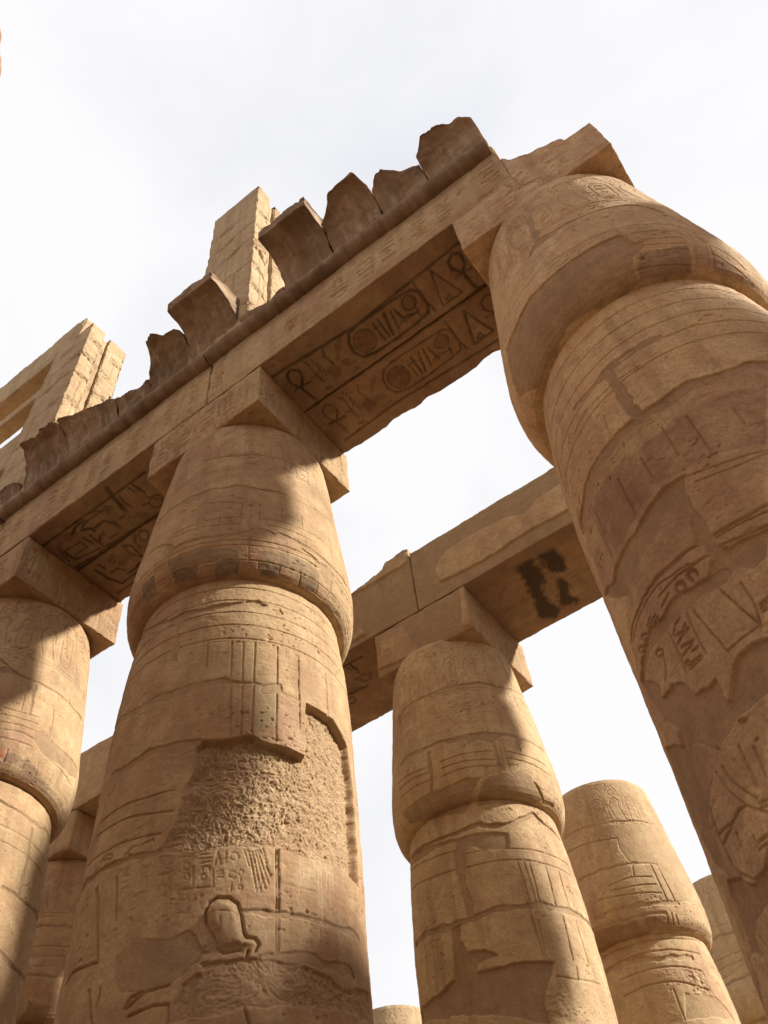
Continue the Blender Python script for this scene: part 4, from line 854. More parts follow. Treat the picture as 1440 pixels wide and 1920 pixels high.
SOFF_CR=[['l',[[0.99,-0.77],[1.2,-0.77],[2.52,-0.66],[4.34,-0.76],[4.53,-0.77]],0.03,[0.075,0.06,0.04]],
['l',[[1.24,0.78],[2.41,0.74],[4.11,0.83]],0.03,[0.075,0.06,0.04]],
['l',[[1.17,-0.01],[2.19,-0],[3.26,0.01],[4.34,-0.04]],0.02,[0.06,0.05,0.035]],
['q',[[2.27,-0.33],[2.3,-0.5],[2.39,-0.62],[2.56,-0.66],[2.95,-0.65],[3.27,-0.64],[3.47,-0.62],[3.56,-0.52],[3.55,-0.28],[3.49,-0.18],[3.3,-0.15],[2.9,-0.13],[2.51,-0.14],[2.33,-0.19]],[0.36,0.16,0.07],0.55],
['l',[[1.29,-0.35],[1.21,-0.51],[1.26,-0.66],[1.35,-0.7],[1.45,-0.62],[1.42,-0.49],[1.29,-0.35],[1.33,-0.09]],0.028,[0.07,0.058,0.035]],
['l',[[1.19,-0.39],[1.47,-0.36]],0.028,[0.07,0.058,0.035]],
['l',[[1.59,-0.69],[1.62,-0.62],[1.6,-0.4],[1.63,-0.24]],0.02,[0.07,0.058,0.035]],
['l',[[1.5,-0.4],[1.6,-0.38],[1.69,-0.43]],0.015,[0.07,0.058,0.035]],
['l',[[1.7,-0.56],[1.73,-0.3]],0.012,[0.07,0.058,0.035]],
['l',[[1.69,-0.72],[1.77,-0.35]],0.012,[0.07,0.058,0.035]],
['l',[[1.94,-0.67],[1.89,-0.56],[1.92,-0.38]],0.02,[0.07,0.058,0.035]],
['l',[[2.27,-0.33],[2.3,-0.5],[2.39,-0.62],[2.56,-0.66],[2.95,-0.65],[3.27,-0.64],[3.47,-0.62],[3.56,-0.52],[3.55,-0.28],[3.49,-0.18],[3.3,-0.15],[2.9,-0.13],[2.51,-0.14],[2.33,-0.19],[2.27,-0.33]],0.03,[0.07,0.058,0.035]],
['l',[[3.57,-0.7],[3.55,-0.42],[3.58,-0.13]],0.032,[0.07,0.058,0.035]],
['l',[[3.86,-0.68],[3.71,-0.13],[4.05,-0.13],[3.86,-0.68]],0.026,[0.07,0.058,0.035]],
['l',[[3.79,-0.18],[3.87,-0.23],[3.89,-0.13],[3.79,-0.18]],0.02,[0.07,0.058,0.035]],
['l',[[4.2,-0.38],[4.11,-0.5],[4.12,-0.62],[4.23,-0.69],[4.32,-0.63],[4.31,-0.47],[4.2,-0.38],[4.24,-0.07]],0.03,[0.07,0.058,0.035]],
['l',[[4.09,-0.38],[4.33,-0.36]],0.03,[0.07,0.058,0.035]],
['l',[[2.76,-0.54],[2.75,-0.22]],0.022,[0.07,0.058,0.035]],
['l',[[2.85,-0.54],[2.83,-0.22]],0.022,[0.07,0.058,0.035]],
['l',[[2.73,-0.45],[2.87,-0.46]],0.02,[0.07,0.058,0.035]],
['l',[[2.97,-0.55],[2.89,-0.21]],0.03,[0.07,0.058,0.035]],
['l',[[3.07,-0.55],[3.01,-0.24]],0.03,[0.07,0.058,0.035]],
['l',[[3.12,-0.53],[3.16,-0.26]],0.025,[0.07,0.058,0.035]],
['l',[[3.08,-0.29],[3.21,-0.33],[3.36,-0.28]],0.02,[0.07,0.058,0.035]],
['l',[[3.38,-0.34],[3.37,-0.2]],0.02,[0.07,0.058,0.035]],
['l',[[3.14,-0.28],[3.4,-0.29]],0.012,[0.07,0.058,0.035]],
['q',[[1.81,-0.39],[1.95,-0.4],[2.01,-0.26],[1.9,-0.16],[1.78,-0.17],[1.76,-0.33]],[0.15,0.05,0.035],0.85],
['q',[[1.98,-0.37],[2.11,-0.61],[2.25,-0.69],[2.24,-0.59],[2.03,-0.37]],[0.2,0.09,0.05],0.75],
['q',[[2.01,-0.35],[2.17,-0.33],[2.23,-0.21],[2.1,-0.2],[1.99,-0.28]],[0.15,0.05,0.035],0.8],
['q',[[1.52,-0.1],[1.59,-0.16],[1.67,-0.14],[1.72,-0.06]],[0.07,0.058,0.035],0.8],
['q',[[2.06,-0.1],[2.12,-0.16],[2.19,-0.15],[2.21,-0.07]],[0.07,0.058,0.035],0.7],
['q',[[2.64,-0.28],[2.58,-0.23],[2.49,-0.21],[2.42,-0.23],[2.36,-0.29],[2.34,-0.37],[2.36,-0.45],[2.41,-0.52],[2.49,-0.56],[2.57,-0.56],[2.64,-0.52],[2.67,-0.45],[2.68,-0.36],[2.64,-0.28]],[0.19,0.07,0.045],0.9],
['l',[[2.65,-0.28],[2.58,-0.22],[2.49,-0.2],[2.41,-0.22],[2.36,-0.28],[2.33,-0.37],[2.35,-0.46],[2.41,-0.53],[2.49,-0.57],[2.57,-0.56],[2.64,-0.52],[2.68,-0.45],[2.68,-0.36],[2.65,-0.28]],0.018,[0.07,0.058,0.035]],
['q',[[3.43,-0.41],[3.37,-0.37],[3.31,-0.38],[3.26,-0.43],[3.26,-0.5],[3.3,-0.55],[3.36,-0.57],[3.42,-0.54],[3.45,-0.48],[3.43,-0.41]],[0.2,0.09,0.05],0.8],
['l',[[3.43,-0.41],[3.37,-0.36],[3.3,-0.37],[3.25,-0.42],[3.25,-0.5],[3.3,-0.56],[3.37,-0.58],[3.43,-0.55],[3.46,-0.48],[3.43,-0.41]],0.02,[0.07,0.058,0.035]],
['q',[[2.31,0.46],[2.34,0.29],[2.43,0.17],[2.6,0.13],[2.99,0.14],[3.3,0.15],[3.51,0.17],[3.6,0.27],[3.58,0.51],[3.53,0.61],[3.34,0.64],[2.94,0.66],[2.54,0.65],[2.37,0.6]],[0.36,0.16,0.07],0.55],
['l',[[1.33,0.44],[1.25,0.28],[1.3,0.13],[1.39,0.09],[1.48,0.17],[1.46,0.3],[1.33,0.44],[1.37,0.7]],0.028,[0.07,0.058,0.035]],
['l',[[1.23,0.4],[1.5,0.43]],0.028,[0.07,0.058,0.035]],
['l',[[1.62,0.1],[1.66,0.17],[1.64,0.39],[1.66,0.55]],0.02,[0.07,0.058,0.035]],
['l',[[1.54,0.39],[1.64,0.41],[1.72,0.36]],0.015,[0.07,0.058,0.035]],
['l',[[1.74,0.23],[1.76,0.49]],0.012,[0.07,0.058,0.035]],
['l',[[1.72,0.07],[1.81,0.44]],0.012,[0.07,0.058,0.035]],
['l',[[1.98,0.12],[1.92,0.23],[1.96,0.41]],0.02,[0.07,0.058,0.035]],
['l',[[2.31,0.46],[2.34,0.29],[2.43,0.17],[2.6,0.13],[2.99,0.14],[3.3,0.15],[3.51,0.17],[3.6,0.27],[3.58,0.51],[3.53,0.61],[3.34,0.64],[2.94,0.66],[2.54,0.65],[2.37,0.6],[2.31,0.46]],0.03,[0.07,0.058,0.035]],
['l',[[3.6,0.09],[3.58,0.37],[3.62,0.66]],0.032,[0.07,0.058,0.035]],
['l',[[3.9,0.11],[3.74,0.66],[4.08,0.66],[3.9,0.11]],0.026,[0.07,0.058,0.035]],
['l',[[3.82,0.61],[3.9,0.56],[3.92,0.66],[3.82,0.61]],0.02,[0.07,0.058,0.035]],
['l',[[4.24,0.41],[4.15,0.29],[4.16,0.17],[4.27,0.1],[4.36,0.16],[4.34,0.32],[4.24,0.41],[4.28,0.72]],0.03,[0.07,0.058,0.035]],
['l',[[4.12,0.41],[4.36,0.43]],0.03,[0.07,0.058,0.035]],
['l',[[2.8,0.25],[2.78,0.57]],0.022,[0.07,0.058,0.035]],
['l',[[2.88,0.25],[2.86,0.57]],0.022,[0.07,0.058,0.035]],
['l',[[2.76,0.34],[2.9,0.33]],0.02,[0.07,0.058,0.035]],
['l',[[3.01,0.24],[2.92,0.58]],0.03,[0.07,0.058,0.035]],
['l',[[3.1,0.24],[3.04,0.55]],0.03,[0.07,0.058,0.035]],
['l',[[3.16,0.26],[3.2,0.53]],0.025,[0.07,0.058,0.035]],
['l',[[3.12,0.5],[3.24,0.46],[3.4,0.51]],0.02,[0.07,0.058,0.035]],
['l',[[3.42,0.45],[3.4,0.59]],0.02,[0.07,0.058,0.035]],
['l',[[3.18,0.51],[3.44,0.5]],0.012,[0.07,0.058,0.035]],
['q',[[1.85,0.4],[1.98,0.39],[2.04,0.53],[1.94,0.63],[1.82,0.62],[1.8,0.46]],[0.15,0.05,0.035],0.85],
['q',[[2.02,0.42],[2.14,0.18],[2.28,0.1],[2.28,0.2],[2.06,0.42]],[0.2,0.09,0.05],0.75],
['q',[[2.04,0.44],[2.2,0.46],[2.26,0.58],[2.14,0.59],[2.02,0.51]],[0.15,0.05,0.035],0.8],
['q',[[1.56,0.69],[1.62,0.63],[1.7,0.65],[1.76,0.73]],[0.07,0.058,0.035],0.8],
['q',[[2.1,0.69],[2.16,0.63],[2.22,0.64],[2.24,0.72]],[0.07,0.058,0.035],0.7],
['q',[[2.68,0.51],[2.62,0.56],[2.53,0.58],[2.46,0.56],[2.4,0.5],[2.38,0.42],[2.4,0.34],[2.45,0.27],[2.53,0.23],[2.6,0.23],[2.68,0.27],[2.7,0.34],[2.72,0.43],[2.68,0.51]],[0.19,0.07,0.045],0.9],
['l',[[2.68,0.51],[2.62,0.57],[2.53,0.59],[2.45,0.57],[2.4,0.51],[2.37,0.42],[2.39,0.33],[2.45,0.26],[2.53,0.22],[2.6,0.23],[2.68,0.27],[2.72,0.34],[2.72,0.43],[2.68,0.51]],0.018,[0.07,0.058,0.035]],
['q',[[3.47,0.38],[3.4,0.42],[3.34,0.41],[3.3,0.36],[3.3,0.29],[3.34,0.24],[3.4,0.22],[3.46,0.25],[3.49,0.31],[3.47,0.38]],[0.2,0.09,0.05],0.8],
['l',[[3.47,0.38],[3.4,0.43],[3.34,0.42],[3.28,0.37],[3.28,0.29],[3.34,0.23],[3.4,0.21],[3.47,0.24],[3.5,0.31],[3.47,0.38]],0.02,[0.07,0.058,0.035]]]
SOFF_LC=[['l',[[-3.93,-0.75],[-3.72,-0.74],[-2.63,-0.74],[-1.57,-0.74]],0.036,[0.06,0.045,0.03]],
['l',[[-3.93,-0.71],[-3.72,-0.7],[-2.62,-0.7]],0.014,[0.06,0.045,0.03]],
['l',[[-3.9,-0.06],[-3.4,-0.03],[-2.58,-0.02],[-1.98,0]],0.06,[0.06,0.045,0.03]],
['l',[[-3.8,-0.21],[-3.06,-0.07],[-2.51,-0.04]],0.024,[0.06,0.045,0.03]],
['l',[[-3.77,-0.44],[-3.4,-0.41],[-3.41,-0.27],[-3.68,-0.27]],0.036,[0.06,0.045,0.03]],
['l',[[-3.77,-0.44],[-3.79,-0.29],[-3.73,-0.19]],0.036,[0.06,0.045,0.03]],
['l',[[-3.3,-0.43],[-3.28,-0.27]],0.03,[0.06,0.045,0.03]],
['l',[[-3.19,-0.56],[-3.07,-0.51],[-3.05,-0.44]],0.048,[0.06,0.045,0.03]],
['l',[[-2.98,-0.47],[-2.79,-0.48],[-2.67,-0.34],[-2.69,-0.21]],0.036,[0.06,0.045,0.03]],
['l',[[-3.15,-0.61],[-2.92,-0.65],[-2.63,-0.63]],0.036,[0.06,0.045,0.03]],
['l',[[-3.71,0.17],[-3.67,0.45],[-3.57,0.67]],0.036,[0.06,0.045,0.03]],
['l',[[-2.94,0.09],[-2.97,0.31],[-2.88,0.51]],0.026,[0.06,0.045,0.03]],
['l',[[-2.93,0.1],[-2.83,0.18],[-2.88,0.48]],0.026,[0.06,0.045,0.03]],
['l',[[-3.54,0.66],[-3.21,0.66]],0.024,[0.06,0.045,0.03]],
['l',[[-3.82,0.78],[-3.26,0.78]],0.036,[0.06,0.045,0.03]],
['l',[[-1.99,-0.69],[-1.96,-0.56]],0.03,[0.06,0.045,0.03]],
['l',[[-1.89,-0.69],[-1.88,-0.55]],0.03,[0.06,0.045,0.03]],
['l',[[-1.92,-0.42],[-1.85,-0.33],[-1.77,-0.18]],0.024,[0.06,0.045,0.03]],
['l',[[-2.24,-0.9],[-2.31,-0.72],[-2.36,-0.4]],0.048,[0.06,0.045,0.03]],
['l',[[-3.78,-0.56],[-3.84,-0.4],[-3.88,-0.23]],0.03,[0.06,0.045,0.03]],
['l',[[-3.18,-0.41],[-3.2,-0.25]],0.024,[0.06,0.045,0.03]],
['l',[[-3.05,-0.3],[-3.17,-0.22],[-3.2,-0.07]],0.03,[0.06,0.045,0.03]],
['l',[[-2.96,-0.16],[-2.8,-0.15]],0.024,[0.06,0.045,0.03]],
['l',[[-2.88,-0.72],[-2.71,-0.7],[-2.65,-0.62]],0.036,[0.06,0.045,0.03]],
['l',[[-3.41,-0.6],[-3.22,-0.68],[-3.02,-0.68]],0.03,[0.06,0.045,0.03]],
['l',[[-2.55,-0.34],[-2.43,-0.34]],0.036,[0.06,0.045,0.03]],
['l',[[-2.62,0.07],[-2.73,0.15],[-2.76,0.3]],0.03,[0.06,0.045,0.03]],
['l',[[-3.54,0.38],[-3.38,0.39],[-3.32,0.5]],0.036,[0.06,0.045,0.03]],
['l',[[-3.57,0.13],[-3.55,0.25]],0.03,[0.06,0.045,0.03]],
['l',[[-3.35,0.58],[-3.16,0.58],[-2.99,0.54]],0.03,[0.06,0.045,0.03]],
['l',[[-2.22,-0.67],[-2.25,-0.51],[-2.23,-0.4]],0.03,[0.06,0.045,0.03]],
['l',[[-1.85,-0.58],[-1.87,-0.43]],0.024,[0.06,0.045,0.03]],
['l',[[-1.98,-0.28],[-2.08,-0.31]],0.024,[0.06,0.045,0.03]],
['l',[[-1.77,-0.16],[-1.84,-0.12],[-1.91,-0.11],[-1.96,-0.14],[-1.98,-0.2],[-1.96,-0.27],[-1.9,-0.32],[-1.83,-0.34],[-1.77,-0.33],[-1.73,-0.29],[-1.73,-0.22],[-1.77,-0.16]],0.022,[0.06,0.045,0.03]],
['l',[[-2.45,0.21],[-2.51,0.24],[-2.56,0.25],[-2.61,0.22],[-2.62,0.18],[-2.6,0.12],[-2.55,0.08],[-2.5,0.06],[-2.45,0.07],[-2.42,0.11],[-2.42,0.16],[-2.45,0.21]],0.018,[0.06,0.045,0.03]],
['q',[[-2.93,-0.27],[-2.98,-0.25],[-3.03,-0.26],[-3.04,-0.3],[-3.01,-0.34],[-2.97,-0.36],[-2.92,-0.35],[-2.91,-0.32],[-2.93,-0.27]],[0.06,0.045,0.03],0.85],
['q',[[-2.56,-0.71],[-2.44,-0.64],[-2.49,-0.51],[-2.63,-0.51],[-2.63,-0.63]],[0.06,0.045,0.03],0.7],
['q',[[-3.48,-0.72],[-3.32,-0.64],[-3.24,-0.55],[-3.48,-0.54],[-3.73,-0.52],[-3.77,-0.67]],[0.17,0.06,0.045],0.6],
['q',[[-3.38,0.14],[-3.18,0.07],[-3.27,0.27],[-3.02,0.29],[-3.01,0.4],[-3.22,0.4],[-3.46,0.4]],[0.06,0.045,0.03],0.6],
['q',[[-2.25,-0.33],[-2.14,-0.21],[-2.05,-0.03],[-2.33,0.02],[-2.54,-0.1],[-2.49,-0.29]],[0.09,0.06,0.045],0.7]]
SOFF_2=[['q',[[1.93,4.97],[2.2,4.96],[2.17,5.41],[2.01,5.64],[1.95,6.03],[1.98,6.37],[1.87,6.47],[1.7,6.33],[1.88,5.65],[1.94,5.28]],[0.006,0.006,0.007],1],
['q',[[2.43,4.98],[2.65,5],[2.65,5.34],[2.56,5.54],[2.4,5.37]],[0.006,0.006,0.007],1],
['q',[[2.43,5.7],[2.45,5.89],[2.34,6.11],[2.37,6.39],[2.19,6.26],[2.27,5.99]],[0.006,0.006,0.007],1],
['q',[[2.26,5.01],[2.43,5.04],[2.38,5.41],[2.51,5.59],[2.17,6.15],[2.34,6.42],[1.94,6.41],[1.95,6.03],[2.04,5.6]],[0.2,0.115,0.075],0.8],
['l',[[1.26,5.42],[1.71,5.01],[1.46,5.29]],0.02,[0.09,0.06,0.04]],
['l',[[1.31,5.4],[1.43,5.01]],0.02,[0.09,0.06,0.04]],
['l',[[1.33,5.3],[1.51,5.33],[1.72,5.39]],0.02,[0.09,0.06,0.04]],
['l',[[1.35,6.02],[1.78,5.69]],0.02,[0.09,0.06,0.04]],
['l',[[1.35,6.02],[1.42,5.69]],0.02,[0.09,0.06,0.04]],
['l',[[1.35,6.02],[1.59,6.1]],0.02,[0.09,0.06,0.04]],
['l',[[1.14,5.01],[1.47,4.93]],0.02,[0.09,0.06,0.04]],
['l',[[1.16,5.72],[1.76,5.67]],0.02,[0.09,0.06,0.04]],
['l',[[2.6,5.78],[3.2,5.82]],0.02,[0.09,0.06,0.04]],
['l',[[2.75,5.43],[3.02,5.43]],0.02,[0.09,0.06,0.04]],
['l',[[1.72,5.54],[1.68,5.58],[1.63,5.58],[1.61,5.53],[1.63,5.46],[1.67,5.42],[1.72,5.43],[1.74,5.48],[1.72,5.54]],0.02,[0.1,0.06,0.04]],
['l',[[2.73,6.2],[2.64,6.29],[2.53,6.28],[2.48,6.16],[2.52,6.01],[2.61,5.92],[2.71,5.94],[2.76,6.05],[2.73,6.2]],0.03,[0.12,0.07,0.045]]]
FRONT2=[[[0.48,13.56],[0.54,13.67],[0.8,13.92],[1.27,13.94],[2.02,13.9],[2.35,13.75],[2.52,13.66],[2.82,13.86],[3.33,13.88],[3.33,13.16],[2.41,13.21],[1.44,13.12],[0.55,13.23]],[[-1.52,14.24],[-1.4,14.47],[-1.01,14.58],[-0.65,14.43],[-0.59,14.61],[-0.09,14.52],[-0.1,14.23],[-0.91,14.23]],[[-1.69,13.05],[-1.36,13.23],[-1.2,12.98]]]
FRONTM=[[[-1.04,12],[-0.84,12.7],[-0.5,12.68],[-0.41,12.72],[-0.14,11.95],[-0.27,11.89]],[[0.89,12.77],[1.07,12.69],[1,11.85],[0.8,11.91]]]
SOFF_LC2=[[f[0],[[x,y+5.68] for x,y in f[1]]]+f[2:] for f in SOFF_LC]
# ------------------------------------------------------------------ ground
gm = bpy.data.materials.new('sand'); gm.use_nodes = True; gb = gm.node_tree.nodes['Principled BSDF']
gn = gm.node_tree.nodes.new('ShaderNodeTexNoise'); gn.inputs['Scale'].default_value = .8; gn.inputs['Detail'].default_value = 8
gx = gm.node_tree.nodes.new('ShaderNodeMix'); gx.data_type = 'RGBA'; gx.inputs[6].default_value = (.20, .14, .085, 1); gx.inputs[7].default_value = (.26, .19, .12, 1)
gg = gm.node_tree.nodes.new('ShaderNodeNewGeometry'); gm.node_tree.links.new(gg.outputs['Position'], gn.inputs['Vector'])
gm.node_tree.links.new(gn.outputs['Fac'], gx.inputs[0]); gm.node_tree.links.new(gx.outputs[2], gb.inputs['Base Color']); gb.inputs['Roughness'].default_value = .95
gv = np.array([(x, y, 0.0) for y in np.linspace(-600, 600, 25) for x in np.linspace(-600, 600, 25)])
g = link_mesh('ground', gv, grid_faces(25, 25), gm); g['kind'] = 'structure'; g['label'] = 'sandy ground of the temple hall'

# ------------------------------------------------------------------ columns
FEAT = {k: [[f[0], [tuple(p) for p in f[1]]] + f[2:] for f in v] for k, v in FEAT.items()}
cC = column('C', .029, -.015, -45.5, .36, .0085, 3.4, FEAT['C'], 11, 'thick column with a big rough chiselled hollow under its blue-grey painted collar', frd=.6, mortk=.65)
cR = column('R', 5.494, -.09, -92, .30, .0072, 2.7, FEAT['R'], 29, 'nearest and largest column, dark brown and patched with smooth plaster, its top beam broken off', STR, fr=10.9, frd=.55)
cM = column('M', -.085, 5.606, -64, .42, .011, 4.6, FEAT['M'], 47, 'sunlit column with a smooth plaster lump on its swollen collar, under the plastered rear beam', STL, frd=.75)
cL = column('L', -4.999, .026, -28, .45, .011, 4.6, FEAT['L'], 61, 'bright sunlit column cut off by the left edge, small red painted square on its collar')
cP = column('P', -.02, 11.4, -72, .5, .014, 5.5, FEAT['P'], 73, 'golden sunlit column with a bare round top and no beam, behind the plaster-patched columns', STL, fr=11.1, frd=.6, mortk=.35)
cK = column('K', -10.23, 5.7, -36, .8, .022, 3.6, generic_feats(3, 0), 83, 'shaded rear column seen in the gap between the left edge column and the hollowed column')
cQ = column('Q', .62, 17.1, -78, .8, .022, 6.0, generic_feats(5, 0), 97, 'farthest pale column, mostly hidden between the bare-topped column and the dark nearest one', STP)
cS = column('S', -9.72, 17.1, -57, .8, .024, 8.0, generic_feats(8, 0), 103, 'distant column whose rounded top just peeks up at the bottom edge of the sky gap', STP, ztop=11.885)
cS.location.z = .05
cB = column('B', -5.12, 5.66, -47, 1.2, .04, 4, generic_feats(12, 0), 107, 'rear row column hidden behind the hollowed column')
cD = column('D', 5.46, 5.66, -90, 1.2, .04, 4, generic_feats(14, 0), 109, 'rear row column hidden behind the dark nearest column')
cE = column('E', -10.1, .0, -20, 1.5, .05, 4, generic_feats(15, 0), 113, 'front row column beyond the left edge of the view')
cF = column('F', 10.9, -.05, -140, 1.5, .05, 4, generic_feats(17, 0), 127, 'front row column beyond the right edge of the view')
# abaci (square blocks on the capitals, parts of their columns)
def abacus(root, lo, hi, step, seed, front=None, side=None, mat=ST, chip=.035, under=None):
    c = {(2, 0): under or rough_face(.8)}
    if front: c[(1, 0)] = front
    if side: c[(0, 1)] = side
    return block('abacus', lo, hi, step, seed, mat, root, .008, chip, c)
def scratched(seed, x0, x1, y0, y1, glyph=True):
    def fn(cv):
        cv.base(1, 1, 2.5); rnd = random.Random(seed)
        for i in range(70):
            x = rnd.uniform(x0, x1); y = rnd.uniform(y0 + .1, y1)
            cv.groove([(x, y), (x + rnd.uniform(-.05, .05), y - rnd.uniform(.1, .35))], .011, .024)
        if glyph:
            for x in np.arange(x0 + .3, x1 - .2, .42): cv.glyphs(x, (y0 + y1) / 2, .28, .55, seed + int(x * 50), .026, .014)
    return fn
def front_R(cv):
    cv.base(1, 1.2, 3.0)
    for zz in (12.02, 12.06, 12.52, 12.80): cv.groove([(4.45, zz), (6.6, zz - .02)], .012, .014)
    for x in (4.75, 5.15, 5.95): cv.glyphs(x, 12.3, .34, .45, int(x * 10), .016, .013)
    cv.groove(arc(5.5, 12.22, .2, .2, -20, 200, 12), .02, .022); cv.groove(arc(5.5, 12.22, .14, .14, -20, 200, 12), .012, .012)
    cv.groove(arc(6.0, 12.66, .2, .13, 0, 300, 12), .016, .016)
    cv.joint([(5.28, 12.85), (5.34, 12.55), (5.25, 12.5), (5.42, 12.45)], .03, .012); cv.joint([(5.42, 12.85), (5.46, 12.5), (5.6, 12.35)], .02, .014)
abacus(cC, (-1.08, -1.045, 11.886), (1.08, 1.041, 12.845), .016, 201, scratched(3, -1.08, 1.08, 11.9, 12.84), scratched(4, -1.04, 1.04, 11.9, 12.84), chip=.03)
abacus(cR, (4.45, -1.062, 11.886), (6.55, 1.062, 12.845), .014, 203, front_R, None, STR, chip=.02)
abacus(cL, (-6.07, -1.041, 11.886), (-3.91, 1.041, 12.845), .018, 205, scratched(5, -6, -4, 11.9, 12.84), scratched(6, -1, 1, 11.9, 12.84, False))
def front_M(cv):
    cv.base(.3, .1, .1); cv.mk[:, 0] = .8
    for q in FRONTM:
        i, m = cv.poly([tuple(p) for p in q])
        if len(i):
            cv.H[i] += m * (.028 + .008 * fb2(cv.x[i] / .04, cv.y[i] / .04, 9, 3)); cv.mk[i, 0] *= (1 - m)
    for k_ in range(5): cv.groove([(-.86, 12.2 + .1 * k_), (-.6, 12.22 + .1 * k_)], .008, .012)
abacus(cM, (-1.06, 4.632, 11.80), (.98, 6.78, 12.845), .018, 207, front_M, scratched(7, 4.6, 6.8, 11.8, 12.84, False))
for rt, cx in ((cK, -10.23), (cB, -5.12), (cD, 5.46)):
    abacus(rt, (cx - 1.05, 4.64, 11.886), (cx + 1.05, 6.74, 12.845), .03, int(300 + cx * 3), rough_face(1), rough_face(1))
abacus(cE, (-11.15, -1.04, 11.886), (-9.05, 1.04, 12.845), .08, 311); abacus(cF, (9.85, -1.06, 11.886), (11.95, 1.06, 12.845), .08, 313)

# ------------------------------------------------------------------ front beams (two laid side by side per span)
def half(feats, y0, y1): return feats
FB = 'beams of the front row'
def beam(x0, x1, y0, y1, z0, z1, step, seed, label, carve, group=FB, mat=ST, chip=.035, cut=None):
    return tag(block('stone_beam', (x0, y0, z0), (x1, y1, z1), step, seed, mat, None, .007, chip, carve, cut), label, 'beam', group)
def far_edge(y1):
    def cut(Q, P):
        w = np.exp(-(y1 - P[:, 1]) / .06) * np.exp(-(P[:, 2] - 12.845) / .3)
        Q[:, 1] -= w * (.03 + .12 * np.clip(fb3(P / .35, 77, 3) + .1, 0, 1)); return Q
    return cut
def front_face(seed, x0, x1, cracks=()):
    f0 = face_inscribed(seed, x0, x1, 12.9, 14.05, 16)
    def fn(cv):
        f0(cv)
        for c in cracks: cv.groove(c, .014, .03)
        i = cv.box([(x0, 13.75), (x1, 14.05)], .02); cv.mk[i, 1] = np.maximum(cv.mk[i, 1], .28 * ss(13.8, 14.02, cv.y[i] + .10 * fb2(cv.x[i] / .1, cv.y[i] / .6, seed, 3)))
    return fn
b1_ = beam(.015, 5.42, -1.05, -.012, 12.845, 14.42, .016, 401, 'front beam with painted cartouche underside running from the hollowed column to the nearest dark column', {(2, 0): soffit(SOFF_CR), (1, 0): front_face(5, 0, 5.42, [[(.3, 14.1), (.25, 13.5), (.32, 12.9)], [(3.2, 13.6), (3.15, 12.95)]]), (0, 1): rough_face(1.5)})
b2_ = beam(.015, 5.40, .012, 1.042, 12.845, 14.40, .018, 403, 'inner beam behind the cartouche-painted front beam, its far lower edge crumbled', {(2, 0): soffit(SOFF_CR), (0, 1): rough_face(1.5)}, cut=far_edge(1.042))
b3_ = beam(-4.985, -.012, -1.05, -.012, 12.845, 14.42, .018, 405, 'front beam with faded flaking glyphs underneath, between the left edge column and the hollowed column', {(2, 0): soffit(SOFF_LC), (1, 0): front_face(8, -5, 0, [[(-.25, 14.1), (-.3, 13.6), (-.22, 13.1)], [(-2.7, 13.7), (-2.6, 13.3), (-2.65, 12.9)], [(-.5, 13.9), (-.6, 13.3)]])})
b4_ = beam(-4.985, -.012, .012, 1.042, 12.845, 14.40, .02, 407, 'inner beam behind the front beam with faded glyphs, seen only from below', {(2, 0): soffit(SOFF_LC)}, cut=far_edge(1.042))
b5_ = beam(-10.1, -5.015, -1.05, -.012, 12.845, 14.42, .03, 409, 'front beam leaving the view at the left edge above the bright column', {(1, 0): front_face(9, -10, -5)})
b6_ = beam(-10.1, -5.015, .012, 1.042, 12.845, 14.40, .05, 411, 'inner beam past the left edge of the view, behind the bright column', {})
torus(.0, 5.36, 21, b1_); torus(-5.0, -.02, 23, b3_); torus(-10.1, -5.03, 25, b5_)
# leftover slab on the nearest column
def slab_cut(Q, P):
    h = np.interp(P[:, 0], [5.44, 5.5, 5.75, 6.0, 6.15, 6.2], [13.70, 13.48, 13.20, 13.12, 13.06, 12.9]) + .05 * fb3(P * np.array([1, 1, 0]) / .15, 9, 3)
    Q[:, 2] = np.minimum(Q[:, 2], h); return Q
tag(block('broken_slab', (5.405, -1.045, 12.848), (6.2, .9, 13.75), .02, 421, STR, None, .010, .02, {(1, 0): rough_face(2.5)}, slab_cut), 'thin broken remnant of a beam lying on the square top of the nearest column', 'slab')

# ------------------------------------------------------------------ cornice stones
CT = 16.1
cornice(-7.9, -4.86, [(-8, 14.9), (-7, 14.6), (-6, 15.2), (-5.3, 15.25), (-4.86, 15.1)], 31, 'ragged cornice stone at the far left end, low against the sky')
cornice(-4.84, -3.62, [(-4.84, 14.9), (-4.7, 15.3), (-4.56, 15.55), (-4.04, 15.54), (-3.62, 15.53)], 33, 'broken cornice stone with a vertical crack, second from the left edge')
cornice(-3.60, -2.32, [(-3.6, 15.52), (-3.05, 15.46), (-2.6, 15.35), (-2.32, 15.3)], 35, 'broken dark cornice stone below the right foot of the left pier')
cornice(-2.30, -1.52, [(-2.3, 15.28), (-1.86, 15.2), (-1.52, 15.17)], 37, 'lowest crumbled cornice stone, worn almost to the moulding between the two piers')
cornice(-1.50, -.54, [(-1.5, 15.2), (-1.36, 15.42), (-1.21, 15.54), (-.94, 15.55), (-.54, 15.5)], 39, 'jagged cornice stone directly left of the left intact one')
cornice(-.52, .50, [(-1, CT), (1, CT)], 41, 'left one of the two intact flaring cornice stones, its end face lit')
cornice(.52, 1.52, [(.52, 15.0), (.8, 15.02), (1.2, 14.9), (1.52, 14.98)], 43, 'low stub of cornice in front of the right pier, between the two intact stones')
cornice(1.54, 2.52, [(1, CT), (3, CT)], 45, 'right one of the two intact flaring cornice stones, beside the right pier')
